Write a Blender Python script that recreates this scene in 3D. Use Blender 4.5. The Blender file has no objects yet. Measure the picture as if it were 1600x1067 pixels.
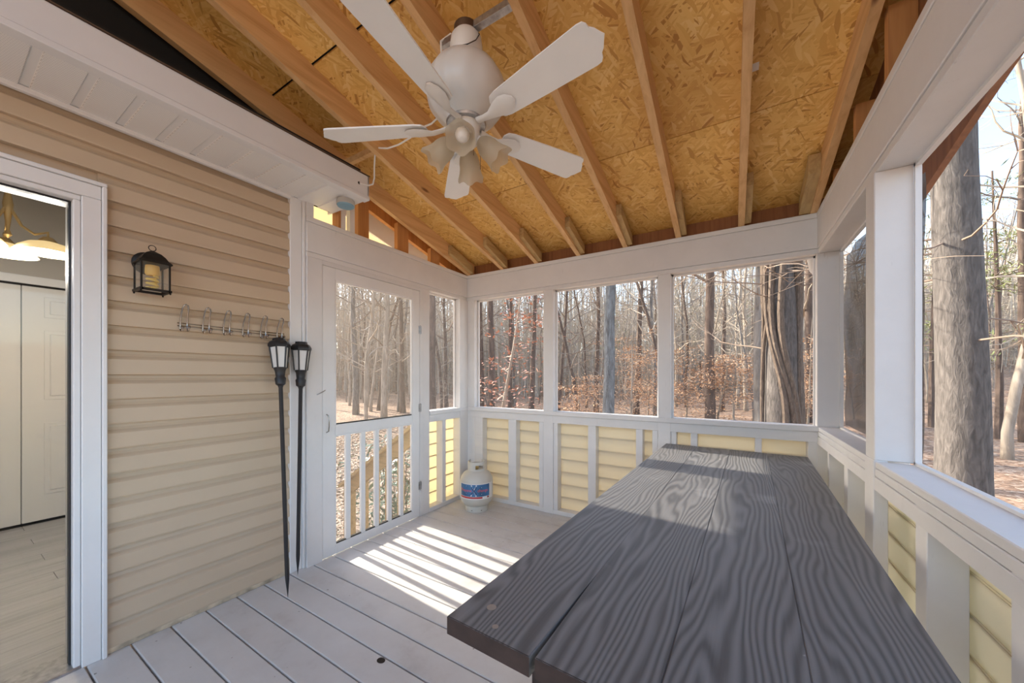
import bpy, bmesh, math, random
from mathutils import Vector, Matrix, noise
R = math.radians
S = bpy.context.scene
COL = S.collection

# ------------------------------------------------------------------ camera
F_PX, CY_PX, YAW = 565.5, 586.6, 0.546
cam_d = bpy.data.cameras.new('camera'); cam = bpy.data.objects.new('camera', cam_d); COL.objects.link(cam)
cam_d.sensor_fit = 'HORIZONTAL'; cam_d.sensor_width = 36.0
cam_d.lens = F_PX * 36.0 / 1600.0
cam_d.shift_y = (CY_PX - 533.5) / 1600.0
cam_d.clip_start = 0.02; cam_d.clip_end = 400
cam.location = (0, 0, 1.27); cam.rotation_euler = (R(90), 0, YAW)
S.camera = cam

# ------------------------------------------------------------------ sky, sun, exposure
SUN_DIR = Vector((1.0, -0.08, -0.49)).normalized()          # the way the light travels
W = bpy.data.worlds.new('sky'); S.world = W; W.use_nodes = True
wn = W.node_tree; wn.nodes.clear()
sky = wn.nodes.new('ShaderNodeTexSky'); sky.sky_type = 'NISHITA'; sky.sun_disc = False
sky.sun_elevation = R(26); sky.sun_rotation = math.atan2(-SUN_DIR.x, -SUN_DIR.y)
sky.air_density = 1.0; sky.dust_density = 1.6; sky.ozone_density = 1.0
bg = wn.nodes.new('ShaderNodeBackground'); bg.inputs['Strength'].default_value = 0.185
wo = wn.nodes.new('ShaderNodeOutputWorld')
hz = wn.nodes.new('ShaderNodeMix'); hz.data_type = 'RGBA'; hz.inputs[0].default_value = 0.18; hz.inputs[7].default_value = (1.95, 2.0, 2.1, 1)   # thin white haze over the blue
wn.links.new(sky.outputs[0], hz.inputs[6]); wn.links.new(hz.outputs[2], bg.inputs[0]); wn.links.new(bg.outputs[0], wo.inputs[0])
sd = bpy.data.lights.new('sun', 'SUN'); so = bpy.data.objects.new('sun', sd); COL.objects.link(so)
sd.energy = 3.7; sd.angle = R(0.9); sd.color = (1.0, 0.93, 0.80)
so.rotation_euler = SUN_DIR.to_track_quat('-Z', 'Y').to_euler(); so.location = (-8, 3, 9)
S.view_settings.view_transform = 'Standard'; S.view_settings.look = 'None'
S.view_settings.exposure = 2.05; S.view_settings.gamma = 1.0; S.view_settings.use_curve_mapping = False

# ------------------------------------------------------------------ helpers: materials
def newmat(name):
    m = bpy.data.materials.new(name); m.use_nodes = True
    nt = m.node_tree; b = nt.nodes['Principled BSDF']
    return m, nt, b
def coords(nt, scale=(1, 1, 1), rnd=True, rot=(0, 0, 0)):
    tc = nt.nodes.new('ShaderNodeTexCoord'); mp = nt.nodes.new('ShaderNodeMapping')
    mp.inputs['Scale'].default_value = scale; mp.inputs['Rotation'].default_value = rot
    if rnd:
        oi = nt.nodes.new('ShaderNodeObjectInfo'); mu = nt.nodes.new('ShaderNodeMath'); mu.operation = 'MULTIPLY'; mu.inputs[1].default_value = 37.0
        nt.links.new(oi.outputs['Random'], mu.inputs[0])
        va = nt.nodes.new('ShaderNodeVectorMath'); va.operation = 'ADD'
        nt.links.new(tc.outputs['Object'], va.inputs[0]); nt.links.new(mu.outputs[0], va.inputs[1])
        nt.links.new(va.outputs[0], mp.inputs['Vector'])
    else:
        nt.links.new(tc.outputs['Object'], mp.inputs['Vector'])
    return mp.outputs[0]
def ramp(nt, fac, stops):
    r = nt.nodes.new('ShaderNodeValToRGB'); e = r.color_ramp.elements
    while len(e) < len(stops): e.new(0.5)
    for i, (p, c) in enumerate(stops):
        e[i].position = p; e[i].color = (c[0], c[1], c[2], 1)
    nt.links.new(fac, r.inputs[0]); return r.outputs[0]
def noise_n(nt, vec, scale, detail=4, rough=0.55, dist=0.0):
    n = nt.nodes.new('ShaderNodeTexNoise'); n.inputs['Scale'].default_value = scale
    n.inputs['Detail'].default_value = detail; n.inputs['Roughness'].default_value = rough; n.inputs['Distortion'].default_value = dist
    nt.links.new(vec, n.inputs['Vector']); return n
def bump(nt, b, h, strength=0.3, dist=0.01):
    k = nt.nodes.new('ShaderNodeBump'); k.inputs['Strength'].default_value = strength; k.inputs['Distance'].default_value = dist
    nt.links.new(h, k.inputs['Height']); nt.links.new(k.outputs[0], b.inputs['Normal'])
def mixc(nt, fac, a, b, mode='MIX'):
    m = nt.nodes.new('ShaderNodeMix'); m.data_type = 'RGBA'; m.blend_type = mode
    for s, v in ((0, fac), (6, a), (7, b)):
        if hasattr(v, 'links') or hasattr(v, 'is_linked'): nt.links.new(v, m.inputs[s])
        elif s == 0: m.inputs[0].default_value = v
        else: m.inputs[s].default_value = (v[0], v[1], v[2], 1)
    return m.outputs[2]
def plain(name, col, rough=0.5, metal=0.0, var=0.0, scale=6.0, bmp=0.0, spec=0.5):
    m, nt, b = newmat(name)
    b.inputs['Roughness'].default_value = rough; b.inputs['Metallic'].default_value = metal
    b.inputs['Specular IOR Level'].default_value = spec
    if var > 0 or bmp > 0:
        v = coords(nt); n = noise_n(nt, v, scale)
        c = ramp(nt, n.outputs[0], [(0.3, [x * (1 - var) for x in col]), (0.7, [min(1, x * (1 + var * 0.5)) for x in col])])
        nt.links.new(c, b.inputs['Base Color'])
        if bmp > 0: bump(nt, b, n.outputs[0], bmp, 0.004)
    else: b.inputs['Base Color'].default_value = (*col, 1)
    return m
def wood(name, axis, dark, light, rough=0.65, ring=9.0, knots=True, bmp=0.15):
    """lumber with grain running along axis 0, 1 or 2"""
    m, nt, b = newmat(name)
    sc = [ring * 3.2] * 3; sc[axis] = ring * 0.16
    v = coords(nt, tuple(sc)); n = noise_n(nt, v, 1.0, 5, 0.6, 0.6)
    c = ramp(nt, n.outputs[0], [(0.3, dark), (0.52, [(a + 2 * l) / 3 for a, l in zip(dark, light)]), (0.72, light)])
    if knots:
        v2 = coords(nt, tuple([5.5 if i != axis else 1.7 for i in range(3)]))
        vo = nt.nodes.new('ShaderNodeTexVoronoi'); vo.inputs['Scale'].default_value = 1.0; nt.links.new(v2, vo.inputs['Vector'])
        k = ramp(nt, vo.outputs['Distance'], [(0.035, (0.22, 0.10, 0.04)), (0.085, (1, 1, 1))])
        c = mixc(nt, 0.8, c, k, 'MULTIPLY')
    nt.links.new(c, b.inputs['Base Color']); b.inputs['Roughness'].default_value = rough
    bump(nt, b, n.outputs[0], bmp, 0.004)
    return m

# ------------------------------------------------------------------ helpers: geometry
def link(name, me, mat, parent=None):
    o = bpy.data.objects.new(name, me); COL.objects.link(o)
    if mat is not None and not me.materials: me.materials.append(mat)
    if parent is not None: o.parent = parent
    return o
def obj(name, bm, mat, parent=None, smooth=False):
    me = bpy.data.meshes.new(name)
    bmesh.ops.recalc_face_normals(bm, faces=bm.faces)
    bm.to_mesh(me); bm.free()
    if smooth:
        me.polygons.foreach_set('use_smooth', [True] * len(me.polygons))
        try: me.set_sharp_from_angle(angle=R(40))
        except Exception: pass
    return link(name, me, mat, parent)
def add_box(bm, x0, x1, y0, y1, z0, z1, bev=0.0):
    r = bmesh.ops.create_cube(bm, size=1.0)
    for v in r['verts']:
        v.co = Vector(((x0 + x1) / 2 + v.co.x * (x1 - x0), (y0 + y1) / 2 + v.co.y * (y1 - y0), (z0 + z1) / 2 + v.co.z * (z1 - z0)))
    if bev > 0:
        es = list({e for v in r['verts'] for e in v.link_edges})
        bmesh.ops.bevel(bm, geom=es, offset=bev, segments=1, affect='EDGES', profile=0.5)
    return r['verts']
def box(name, x0, x1, y0, y1, z0, z1, mat, parent=None, bev=0.002):
    bm = bmesh.new(); add_box(bm, min(x0, x1), max(x0, x1), min(y0, y1), max(y0, y1), min(z0, z1), max(z0, z1), bev)
    return obj(name, bm, mat, parent)
def add_prism(bm, pts, axis, a0, a1):
    """polygon given in the two other axes, extruded along axis"""
    def mk(p, a):
        c = [0, 0, 0]; o = [i for i in range(3) if i != axis]
        c[o[0]], c[o[1]], c[axis] = p[0], p[1], a
        return bm.verts.new(c)
    lo = [mk(p, a0) for p in pts]; hi = [mk(p, a1) for p in pts]; n = len(pts)
    bm.faces.new(lo[::-1]); bm.faces.new(hi)
    for i in range(n): bm.faces.new((lo[i], lo[(i + 1) % n], hi[(i + 1) % n], hi[i]))
def prism(name, pts, axis, a0, a1, mat, parent=None):
    bm = bmesh.new(); add_prism(bm, pts, axis, a0, a1); return obj(name, bm, mat, parent)
def add_lathe(bm, prof, n=32, M=None, rfun=None, caps=(True, True)):
    """prof: list of (r, z)"""
    rings = []
    for j, (r, z) in enumerate(prof):
        ring = []
        for i in range(n):
            a = 2 * math.pi * i / n; rr, zz = (r, z) if rfun is None else rfun(r, z, a, j)
            p = Vector((rr * math.cos(a), rr * math.sin(a), zz))
            ring.append(bm.verts.new(M @ p if M else p))
        rings.append(ring)
    for j in range(len(rings) - 1):
        for i in range(n):
            bm.faces.new((rings[j][i], rings[j][(i + 1) % n], rings[j + 1][(i + 1) % n], rings[j + 1][i]))
    if caps[0] and prof[0][0] > 1e-6: bm.faces.new(rings[0][::-1])
    if caps[1] and prof[-1][0] > 1e-6: bm.faces.new(rings[-1])
def lathe(name, prof, mat, parent=None, n=32, M=None, rfun=None, caps=(True, True)):
    bm = bmesh.new(); add_lathe(bm, prof, n, M, rfun, caps); return obj(name, bm, mat, parent, True)
def add_tube(bm, pts, rad, n=8, cap=True):
    """tube through points; rad a number or one for each point"""
    pts = [Vector(p) for p in pts]; N = len(pts)
    rad = rad if isinstance(rad, (list, tuple)) else [rad] * N
    rings = []; up = None
    for i, p in enumerate(pts):
        t = (pts[min(i + 1, N - 1)] - pts[max(i - 1, 0)])
        t = t.normalized() if t.length > 1e-9 else Vector((0, 0, 1))
        if up is None: up = t.orthogonal().normalized()
        up = (up - t * up.dot(t)); up = up.normalized() if up.length > 1e-6 else t.orthogonal().normalized()
        s = t.cross(up)
        rings.append([bm.verts.new(p + (up * math.cos(2 * math.pi * k / n) + s * math.sin(2 * math.pi * k / n)) * rad[i]) for k in range(n)])
    for j in range(N - 1):
        for k in range(n): bm.faces.new((rings[j][k], rings[j][(k + 1) % n], rings[j + 1][(k + 1) % n], rings[j + 1][k]))
    if cap and n > 2: bm.faces.new(rings[0][::-1]); bm.faces.new(rings[-1])
def tube(name, pts, rad, mat, parent=None, n=8):
    bm = bmesh.new(); add_tube(bm, pts, rad, n); return obj(name, bm, mat, parent, True)
def empty(name, loc=(0, 0, 0), rz=0.0):
    o = bpy.data.objects.new(name, None); COL.objects.link(o); o.location = loc; o.rotation_euler = (0, 0, rz)
    o.empty_display_size = 0.1; return o
def thing(name, label, cat, loc=(0, 0, 0), rz=0.0, group=None):
    o = empty(name, loc, rz); return tag(o, label, cat, group)
def tag(o, label, cat, group=None):
    o['label'] = label; o['category'] = cat
    if group: o['group'] = group
    return o
def struct(o, label, cat):
    o['kind'] = 'structure'; return tag(o, label, cat)
def cp(src, name, parent, loc=None):
    o = src.copy(); o.name = name; COL.objects.link(o); o.parent = parent
    if loc is not None: o.location = loc
    return o

# ------------------------------------------------------------------ materials
def white_paint(name, col=(0.74, 0.725, 0.71), dirt=0.10):
    m, nt, b = newmat(name); v = coords(nt); n = noise_n(nt, v, 2.2, 6, 0.65)
    c1 = ramp(nt, n.outputs[0], [(0.25, [x * (1 - dirt) for x in col]), (0.6, col)])
    v2 = coords(nt, (28, 28, 5)); n2 = noise_n(nt, v2, 1.0, 4, 0.7)
    c2 = ramp(nt, n2.outputs[0], [(0.22, (0.80, 0.78, 0.76)), (0.34, (1, 1, 1))])
    nt.links.new(mixc(nt, 1.0, c1, c2, 'MULTIPLY'), b.inputs['Base Color'])
    b.inputs['Roughness'].default_value = 0.5; bump(nt, b, n2.outputs[0], 0.12, 0.003); return m
M_white = white_paint('white_paint')
M_trim = plain('white_trim', (0.78, 0.775, 0.765), 0.4, var=0.04, scale=4)
M_vinylw = plain('white_aluminium', (0.74, 0.735, 0.73), 0.38, var=0.03)
M_side = plain('beige_vinyl', (0.56, 0.44, 0.31), 0.42, var=0.05, scale=3)
M_black = plain('black_plastic', (0.018, 0.018, 0.02), 0.42)
M_bronze = plain('black_metal', (0.022, 0.017, 0.014), 0.45, metal=0.6, var=0.2, scale=30)
M_chrome = plain('brushed_nickel', (0.36, 0.34, 0.32), 0.25, metal=1.0)
M_galv = plain('galvanised_steel', (0.45, 0.45, 0.46), 0.35, metal=0.9, var=0.3, scale=40)
M_dark = plain('felt_and_painted_dark', (0.012, 0.010, 0.008), 0.9)  # roofing felt, and the black of panels that stand in for darkness
M_raft = wood('rafter_lumber', 1, (0.57, 0.32, 0.13), (0.75, 0.48, 0.23))
M_stud = wood('stud_lumber', 2, (0.42, 0.17, 0.05), (0.58, 0.28, 0.09))
M_treat = wood('treated_lumber', 1, (0.36, 0.23, 0.09), (0.55, 0.38, 0.17))
M_rail = wood('weathered_rail', 0, (0.22, 0.17, 0.07), (0.42, 0.31, 0.16), knots=False)
M_ply = wood('plywood_brown', 2, (0.20, 0.075, 0.025), (0.33, 0.14, 0.05), knots=False)

def osb_mat():
    m, nt, b = newmat('strand_board')
    cs = []
    for i, (rz, sx, sy) in enumerate(((0.25, 12, 75), (-0.75, 15, 80), (1.2, 13, 70))):
        base = coords(nt, (1, 1, 1), True)
        nz = noise_n(nt, base, 3.0, 2)
        add = nt.nodes.new('ShaderNodeVectorMath'); add.operation = 'MULTIPLY_ADD'
        nt.links.new(nz.outputs['Color'], add.inputs[0]); add.inputs[1].default_value = (0.10, 0.10, 0.0); nt.links.new(base, add.inputs[2])
        mp = nt.nodes.new('ShaderNodeMapping'); mp.vector_type = 'TEXTURE'; mp.inputs['Rotation'].default_value = (0, 0, rz)
        mp.inputs['Scale'].default_value = (1 / sx, 1 / sy, 0.1); nt.links.new(add.outputs[0], mp.inputs['Vector'])
        vo = nt.nodes.new('ShaderNodeTexVoronoi'); vo.inputs['Scale'].default_value = 1.0; vo.inputs['Randomness'].default_value = 1.0
        nt.links.new(mp.outputs[0], vo.inputs['Vector'])
        sep = nt.nodes.new('ShaderNodeSeparateColor'); nt.links.new(vo.outputs['Color'], sep.inputs[0]); cs.append((sep, vo))
    stops = [(0.0, (0.50, 0.24, 0.05)), (0.10, (0.70, 0.39, 0.095)), (0.5, (0.80, 0.49, 0.135)), (0.85, (0.85, 0.55, 0.175)), (1.0, (0.88, 0.61, 0.24))]
    c1 = ramp(nt, cs[0][0].outputs[0], stops); c2 = ramp(nt, cs[1][0].outputs[1], stops); c3 = ramp(nt, cs[2][0].outputs[2], stops)
    def gt(o, t):
        k = nt.nodes.new('ShaderNodeMath'); k.operation = 'GREATER_THAN'; k.inputs[1].default_value = t; nt.links.new(o, k.inputs[0]); return k.outputs[0]
    c = mixc(nt, gt(cs[1][0].outputs[0], 0.55), c1, c2); c = mixc(nt, gt(cs[2][0].outputs[0], 0.68), c, c3)
    big = noise_n(nt, coords(nt), 1.1, 3); st = ramp(nt, big.outputs[0], [(0.3, (0.80, 0.74, 0.70)), (0.6, (1, 1, 1))])
    c = mixc(nt, 1.0, c, st, 'MULTIPLY')
    nt.links.new(c, b.inputs['Base Color']); b.inputs['Roughness'].default_value = 0.62
    bump(nt, b, cs[0][0].outputs[1], 0.25, 0.003); return m
M_osb = osb_mat()

def deck_mat():
    m, nt, b = newmat('painted_deck'); v = coords(nt); n = noise_n(nt, v, 2.6, 7, 0.65)
    c = ramp(nt, n.outputs[0], [(0.28, (0.50, 0.465, 0.435)), (0.45, (0.61, 0.588, 0.562)), (0.7, (0.67, 0.653, 0.632))])
    v2 = coords(nt, (9, 9, 9)); n2 = noise_n(nt, v2, 1.0, 3, 0.7); sp = ramp(nt, n2.outputs[0], [(0.20, (0.45, 0.38, 0.33)), (0.29, (1, 1, 1))])
    v3 = coords(nt, (38, 38, 38)); n3 = noise_n(nt, v3, 1.0, 1, 0.5); sp3 = ramp(nt, n3.outputs[0], [(0.19, (0.25, 0.2, 0.17)), (0.22, (1, 1, 1))])
    c = mixc(nt, 0.7, c, sp, 'MULTIPLY'); c = mixc(nt, 0.8, c, sp3, 'MULTIPLY')
    nt.links.new(c, b.inputs['Base Color']); b.inputs['Roughness'].default_value = 0.55
    v4 = coords(nt, (3, 60, 60)); n4 = noise_n(nt, v4, 1.0, 4); bump(nt, b, n4.outputs[0], 0.15, 0.003); return m
M_deck = deck_mat()

def vinyl_back():
    m, nt, b = newmat('cream_vinyl'); out = nt.nodes['Material Output']
    b.inputs['Base Color'].default_value = (0.84, 0.79, 0.64, 1); b.inputs['Roughness'].default_value = 0.5
    tr = nt.nodes.new('ShaderNodeBsdfTranslucent'); tr.inputs[0].default_value = (0.92, 0.83, 0.62, 1)
    mx = nt.nodes.new('ShaderNodeMixShader'); mx.inputs[0].default_value = 0.38
    nt.links.new(b.outputs[0], mx.inputs[1]); nt.links.new(tr.outputs[0], mx.inputs[2]); nt.links.new(mx.outputs[0], out.inputs[0]); return m
M_cream = vinyl_back()

def screen_mat(name, col, cover, trans=0.4):
    m, nt, b = newmat(name); out = nt.nodes['Material Output']
    b.inputs['Base Color'].default_value = (*col, 1); b.inputs['Roughness'].default_value = 0.6
    tl = nt.nodes.new('ShaderNodeBsdfTranslucent'); tl.inputs[0].default_value = (*col, 1)
    m1 = nt.nodes.new('ShaderNodeMixShader'); m1.inputs[0].default_value = trans; nt.links.new(b.outputs[0], m1.inputs[1]); nt.links.new(tl.outputs[0], m1.inputs[2])
    tp = nt.nodes.new('ShaderNodeBsdfTransparent'); mx = nt.nodes.new('ShaderNodeMixShader'); mx.inputs[0].default_value = cover
    nt.links.new(tp.outputs[0], mx.inputs[1]); nt.links.new(m1.outputs[0], mx.inputs[2]); nt.links.new(mx.outputs[0], out.inputs[0]); return m
M_screen = screen_mat('insect_screen', (0.15, 0.15, 0.15), 0.16)
M_dscreen = screen_mat('door_screen', (0.13, 0.115, 0.10), 0.38)
def tarp_mat():
    m = screen_mat('brown_plastic_sheet', (0.07, 0.05, 0.036), 0.90, 0.5)
    b = m.node_tree.nodes['Principled BSDF']; b.inputs['Roughness'].default_value = 0.25; return m
M_tarp = tarp_mat()
def glass_mat():
    m, nt, b = newmat('clear_glass'); out = nt.nodes['Material Output']
    tp = nt.nodes.new('ShaderNodeBsdfTransparent'); tp.inputs[0].default_value = (0.96, 0.97, 0.97, 1)
    gl = nt.nodes.new('ShaderNodeBsdfGlossy'); gl.inputs['Roughness'].default_value = 0.03
    lw = nt.nodes.new('ShaderNodeFresnel'); lw.inputs[0].default_value = 1.45
    mx = nt.nodes.new('ShaderNodeMixShader'); nt.links.new(lw.outputs[0], mx.inputs[0]); nt.links.new(tp.outputs[0], mx.inputs[1]); nt.links.new(gl.outputs[0], mx.inputs[2])
    nt.links.new(mx.outputs[0], out.inputs[0]); return m
M_glass = glass_mat()

# ------------------------------------------------------------------ dimensions
XL, XR, YB = -2.395, 0.473, 3.03          # inner faces of the left, right and back screen walls
XH = -2.43                                # house wall
ZS, ZT, ZB = 0.94, 2.06, 2.325            # sill top, opening top, beam top
SL = 0.25                                 # roof pitch
def zr(y): return ZB + SL * (YB - y)      # underside of the rafters
YN = -1.3                                 # near end of the porch

# ------------------------------------------------------------------ floor
floor = struct(empty('floor'), 'grey painted deck boards running across the porch', 'floor')
pitch = 0.1428
bmd = bmesh.new(); add_box(bmd, XH - 0.02, 0.62, -0.0683, 0.0683, -0.036, 0.0, 0.004)
y = 0.527 + 0.0 + pitch / 2; first = None; k = -13
while True:
    yc = 0.527 + pitch * (k + 0.5)
    if yc > 3.05: break
    if yc > YN:
        if first is None: first = obj('deck_board', bmd, M_deck, floor); first.location = (0, yc, 0)
        else: cp(first, 'deck_board', floor, (0, yc, 0))
    k += 1
hole = lathe('knot_hole', [(0.0, -0.0005), (0.019, 0.0008), (0.021, 0.0006)], plain('hole_dark', (0.03, 0.018, 0.01), 0.9), floor, 16)
hole.location = (-1.336, 1.075, 0.0003); hole.scale = (1.0, 0.75, 1)
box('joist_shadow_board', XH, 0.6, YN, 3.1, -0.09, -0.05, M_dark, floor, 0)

# ------------------------------------------------------------------ ceiling: rafters, strand board, blocks
ceil = struct(empty('ceiling'), 'open rafter roof with orange strand board sheathing', 'ceiling')
RX = [-2.372, -1.955, -1.573, -1.155, -0.750, -0.350, 0.057, 0.455]
RH = 0.142
rafters = []
for x in RX:
    y0, y1 = -1.2, 3.10
    rafters.append(prism('rafter', [(y0, zr(y0)), (y1, zr(y1)), (y1, zr(y1) + RH), (y0, zr(y0) + RH)], 0, x - 0.019, x + 0.019, M_raft, ceil))
    if x < 0.4:
        ya, yb = 2.68, 3.03
        prism('scab_block', [(ya, zr(ya) + 0.035), (yb, zr(yb) + 0.012), (yb, zr(yb) + 0.085), (ya, zr(ya) + 0.115)], 0, x + 0.0195, x + 0.0575, M_treat, ceil)
prism('scab_block', [(2.68, zr(2.68) + 0.02), (3.03, zr(3.03) + 0.005), (3.03, zr(3.03) + 0.1), (2.68, zr(2.68) + 0.13)], 0, 0.378, 0.435, M_treat, ceil)
rows = [(-1.25, -0.072), (-0.068, 1.104), (1.118, 2.284), (2.29, 3.45)]
splits = [[-3.0, -0.75, 1.0], [-3.0, -1.573, 0.057, 1.0], [-3.0, -0.75, 1.0], [-3.0, -1.573, 1.0]]
for (ya, yb), xs in zip(rows, splits):
    for a, c in zip(xs[:-1], xs[1:]):
        prism('roof_panel', [(ya, zr(ya) + RH), (yb, zr(yb) + RH), (yb, zr(yb) + RH + 0.012), (ya, zr(ya) + RH + 0.012)], 0, a + 0.001, c - 0.001, M_osb, ceil)
prism('roofing_felt', [(-1.25, zr(-1.25) + RH + 0.016), (3.5, zr(3.5) + RH + 0.016), (3.5, zr(3.5) + RH + 0.03), (-1.25, zr(-1.25) + RH + 0.03)], 0, -3.0, 1.0, M_dark, ceil)
box('eave_board', -2.6, 0.75, 3.12, 3.14, 2.27, 2.47, M_ply, ceil)
prism('rake_board', [(-1.2, zr(-1.2) - 0.02), (3.4, zr(3.4) - 0.02), (3.4, zr(3.4) + RH), (-1.2, zr(-1.2) + RH)], 0, 0.93, 0.96, M_ply, ceil)
tag(box('roof_sticker', -0.0, 0.03, 0, 0.04, 0, 0.0006, plain('sticker_paper', (0.8, 0.76, 0.68), 0.6), None, 0), 'small white paper sticker stapled to strand board beside a rafter', 'sticker')
stk = bpy.data.objects['roof_sticker']; stk.location = (0.078, 2.02, zr(2.02) + RH - 0.001); stk.rotation_euler = (-math.atan(SL), 0, 0)

# ------------------------------------------------------------------ screen walls
def header(parent, x0, x1, y0, y1, axis, inner, out):
    """built-up header: main board, cap plate and lower trim; inner face coordinate along the wall normal"""
    s = 1 if out > inner else -1
    for nm, d, za, zb in (('header_board', 0.0, ZT + 0.035, ZB - 0.035), ('cap_plate', -0.004 * s, ZB - 0.034, ZB), ('header_trim', 0.006 * s, ZT, ZT + 0.034)):
        if axis == 0: box(nm, x0, x1, inner + d, out, za, zb, M_white, parent, 0.003)
        else: box(nm, inner + d, out, y0, y1, za, zb, M_white, parent, 0.003)
def siding_back(parent, axis, a0, a1, wall, sgn, z0, z1, pieces=None):
    """courses of lap siding seen from inside; wall = plane coordinate, sgn = outward direction"""
    e = 0.1165; z = z0; src = None
    while z < z1 - 0.02:
        zt = min(z + e, z1)
        pts = [(wall, z - 0.012), (wall + sgn * 0.012, z - 0.012), (wall + sgn * 0.003, zt), (wall + sgn * 0.0015, zt), (wall + sgn * 0.009, z - 0.006), (wall, z - 0.006)]
        bm = bmesh.new(); add_prism(bm, pts, axis, a0, a1)
        obj('siding_course', bm, M_cream, parent); z += e
def pane(name, parent, mat, verts):
    bm = bmesh.new(); bm.faces.new([bm.verts.new(v) for v in verts]); return obj(name, bm, mat, parent)

# back wall
wb = struct(empty('wall_back'), 'white framed back wall of three screen openings over a half wall', 'wall')
header(wb, XL - 0.10, XR + 0.10, 0, 0, 0, YB, YB + 0.11)
for a, c in ((-1.500, -1.400), (-0.498, -0.405)): box('post', a, c, YB, YB + 0.09, 0.0, ZT, M_white, wb, 0.003)
box('sill', XL, XR + 0.1, YB - 0.012, YB + 0.10, ZS - 0.036, ZS, M_white, wb, 0.003)
box('sill_apron', XL, XR, YB + 0.001, YB + 0.04, ZS - 0.105, ZS - 0.037, M_white, wb, 0.002)
box('bottom_plate', XL, XR, YB + 0.003, YB + 0.086, 0.0, 0.04, M_white, wb, 0.003)
for a, c in ((-2.303, -2.199), (-1.885, -1.797), (-1.546, -1.502), (-1.398, -1.357), (-1.07, -1.0), (-0.666, -0.614), (-0.540, -0.500), (-0.403, -0.365), (-0.266, -0.221), (0.138, 0.177), (0.426, 0.472)):
    box('stud', a, c, YB + 0.004, YB + 0.085, 0.04, ZS - 0.1, M_white, wb, 0.002)
siding_back(wb, 0, XL - 0.08, XR + 0.12, YB + 0.09, 1, 0.03, ZS - 0.03)
for a, c in ((-2.30, -1.5), (-1.40, -0.498), (-0.405, XR + 0.002)):
    for nm, x0, x1, z0, z1 in (('screen_stop', a, a + 0.014, ZS, ZT), ('screen_stop', c - 0.014, c, ZS, ZT), ('screen_stop', a, c, ZT - 0.014, ZT)):
        box(nm, x0, x1, YB + 0.055, YB + 0.075, z0, z1, M_white, wb, 0)
    pane('insect_screen', wb, M_screen, [(a, YB + 0.078, ZS), (c, YB + 0.078, ZS), (c, YB + 0.078, ZT), (a, YB + 0.078, ZT)])

# left screen wall (with the door)
wl = struct(empty('wall_left_screen'), 'white framed screen wall with door opening beside the house corner', 'wall')
header(wl, 0, 0, 1.338, YB, 1, XL, XL - 0.10)
box('door_post', XL - 0.09, XL, 1.338, 1.444, -0.005, ZT, M_white, wl, 0.003)
box('door_head', XL - 0.05, XL - 0.004, 1.444, 2.36, 2.032, ZT, M_white, wl, 0.002)
box('hinge_post', XL - 0.09, XL - 0.003, 2.354, 2.474, 0.0, ZT, M_white, wl, 0.003)
box('corner_post', XL - 0.09, XL + 0.004, 2.905, YB + 0.09, 0.0, ZT, M_white, wl, 0.003)
box('corner_post', XL - 0.09, XL + 0.092, YB + 0.002, YB + 0.088, 0.0, ZT, M_white, wb, 0.003)
box('sill', XL - 0.10, XL + 0.012, 2.474, YB, ZS - 0.036, ZS, M_white, wl, 0.003)
box('sill_apron', XL - 0.04, XL - 0.001, 2.474, YB, ZS - 0.105, ZS - 0.037, M_white, wl, 0.002)
box('bottom_plate', XL - 0.088, XL, 2.474, 2.905, 0.0, 0.04, M_white, wl, 0.003)
box('stud', XL - 0.085, XL - 0.004, 2.65, 2.70, 0.04, ZS - 0.1, M_white, wl, 0.002)
siding_back(wl, 1, 2.40, YB + 0.09, XL - 0.09, -1, 0.03, ZS - 0.03)
pane('insect_screen', wl, M_screen, [(XL - 0.078, 2.474, ZS), (XL - 0.078, 2.905, ZS), (XL - 0.078, 2.905, ZT), (XL - 0.078, 2.474, ZT)])
for y0, y1, z0, z1 in ((2.474, 2.488, ZS, ZT), (2.891, 2.905, ZS, ZT), (2.474, 2.905, ZT - 0.014, ZT)): box('screen_stop', XL - 0.075, XL - 0.055, y0, y1, z0, z1, M_white, wl, 0)
# open gable strip above the left header
for a, c, m in ((1.338, 1.385, M_white), (1.585, 1.62, M_white), (1.655, 1.695, M_trim), (1.745, 1.84, M_stud), (2.125, 2.245, M_stud), (2.52, 2.64, M_stud)):
    top = zr((a + c) / 2) - 0.0 if a > 1.6 else 2.50
    prism('gable_stud', [(a, ZB), (c, ZB), (c, zr(c) + 0.02 if a > 1.7 else top), (a, zr(a) + 0.02 if a > 1.7 else top)], 0, XL - 0.045 - (0.03 if a > 1.7 else 0), XL - 0.004 - (0.03 if a > 1.7 else 0), m, wl)
box('gable_frame', XL - 0.08, XL - 0.006, 1.385, 1.585, 2.47, 2.50, M_stud, wl)
box('gable_frame', XL - 0.08, XL - 0.006, 1.565, 1.585, ZB, 2.47, M_stud, wl)
prism('rafter', [(1.3, zr(1.3) + 0.01), (3.1, zr(3.1) + 0.01), (3.1, zr(3.1) + 0.1), (1.3, zr(1.3) + 0.1)], 0, XL - 0.16, XL - 0.122, M_stud, wl)
prism('gable_siding', [(1.34, ZB - 0.1), (3.1, ZB - 0.1), (3.1, zr(3.1) - 0.03), (1.34, zr(1.34) - 0.06)], 0, XL - 0.30, XL - 0.295, M_cream, wl)
prism('rake_trim', [(1.34, zr(1.34) - 0.07), (3.3, zr(3.3) - 0.07), (3.3, zr(3.3) + 0.1), (1.34, zr(1.34) + 0.1)], 0, XL - 0.292, XL - 0.27, M_trim, wl)

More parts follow.
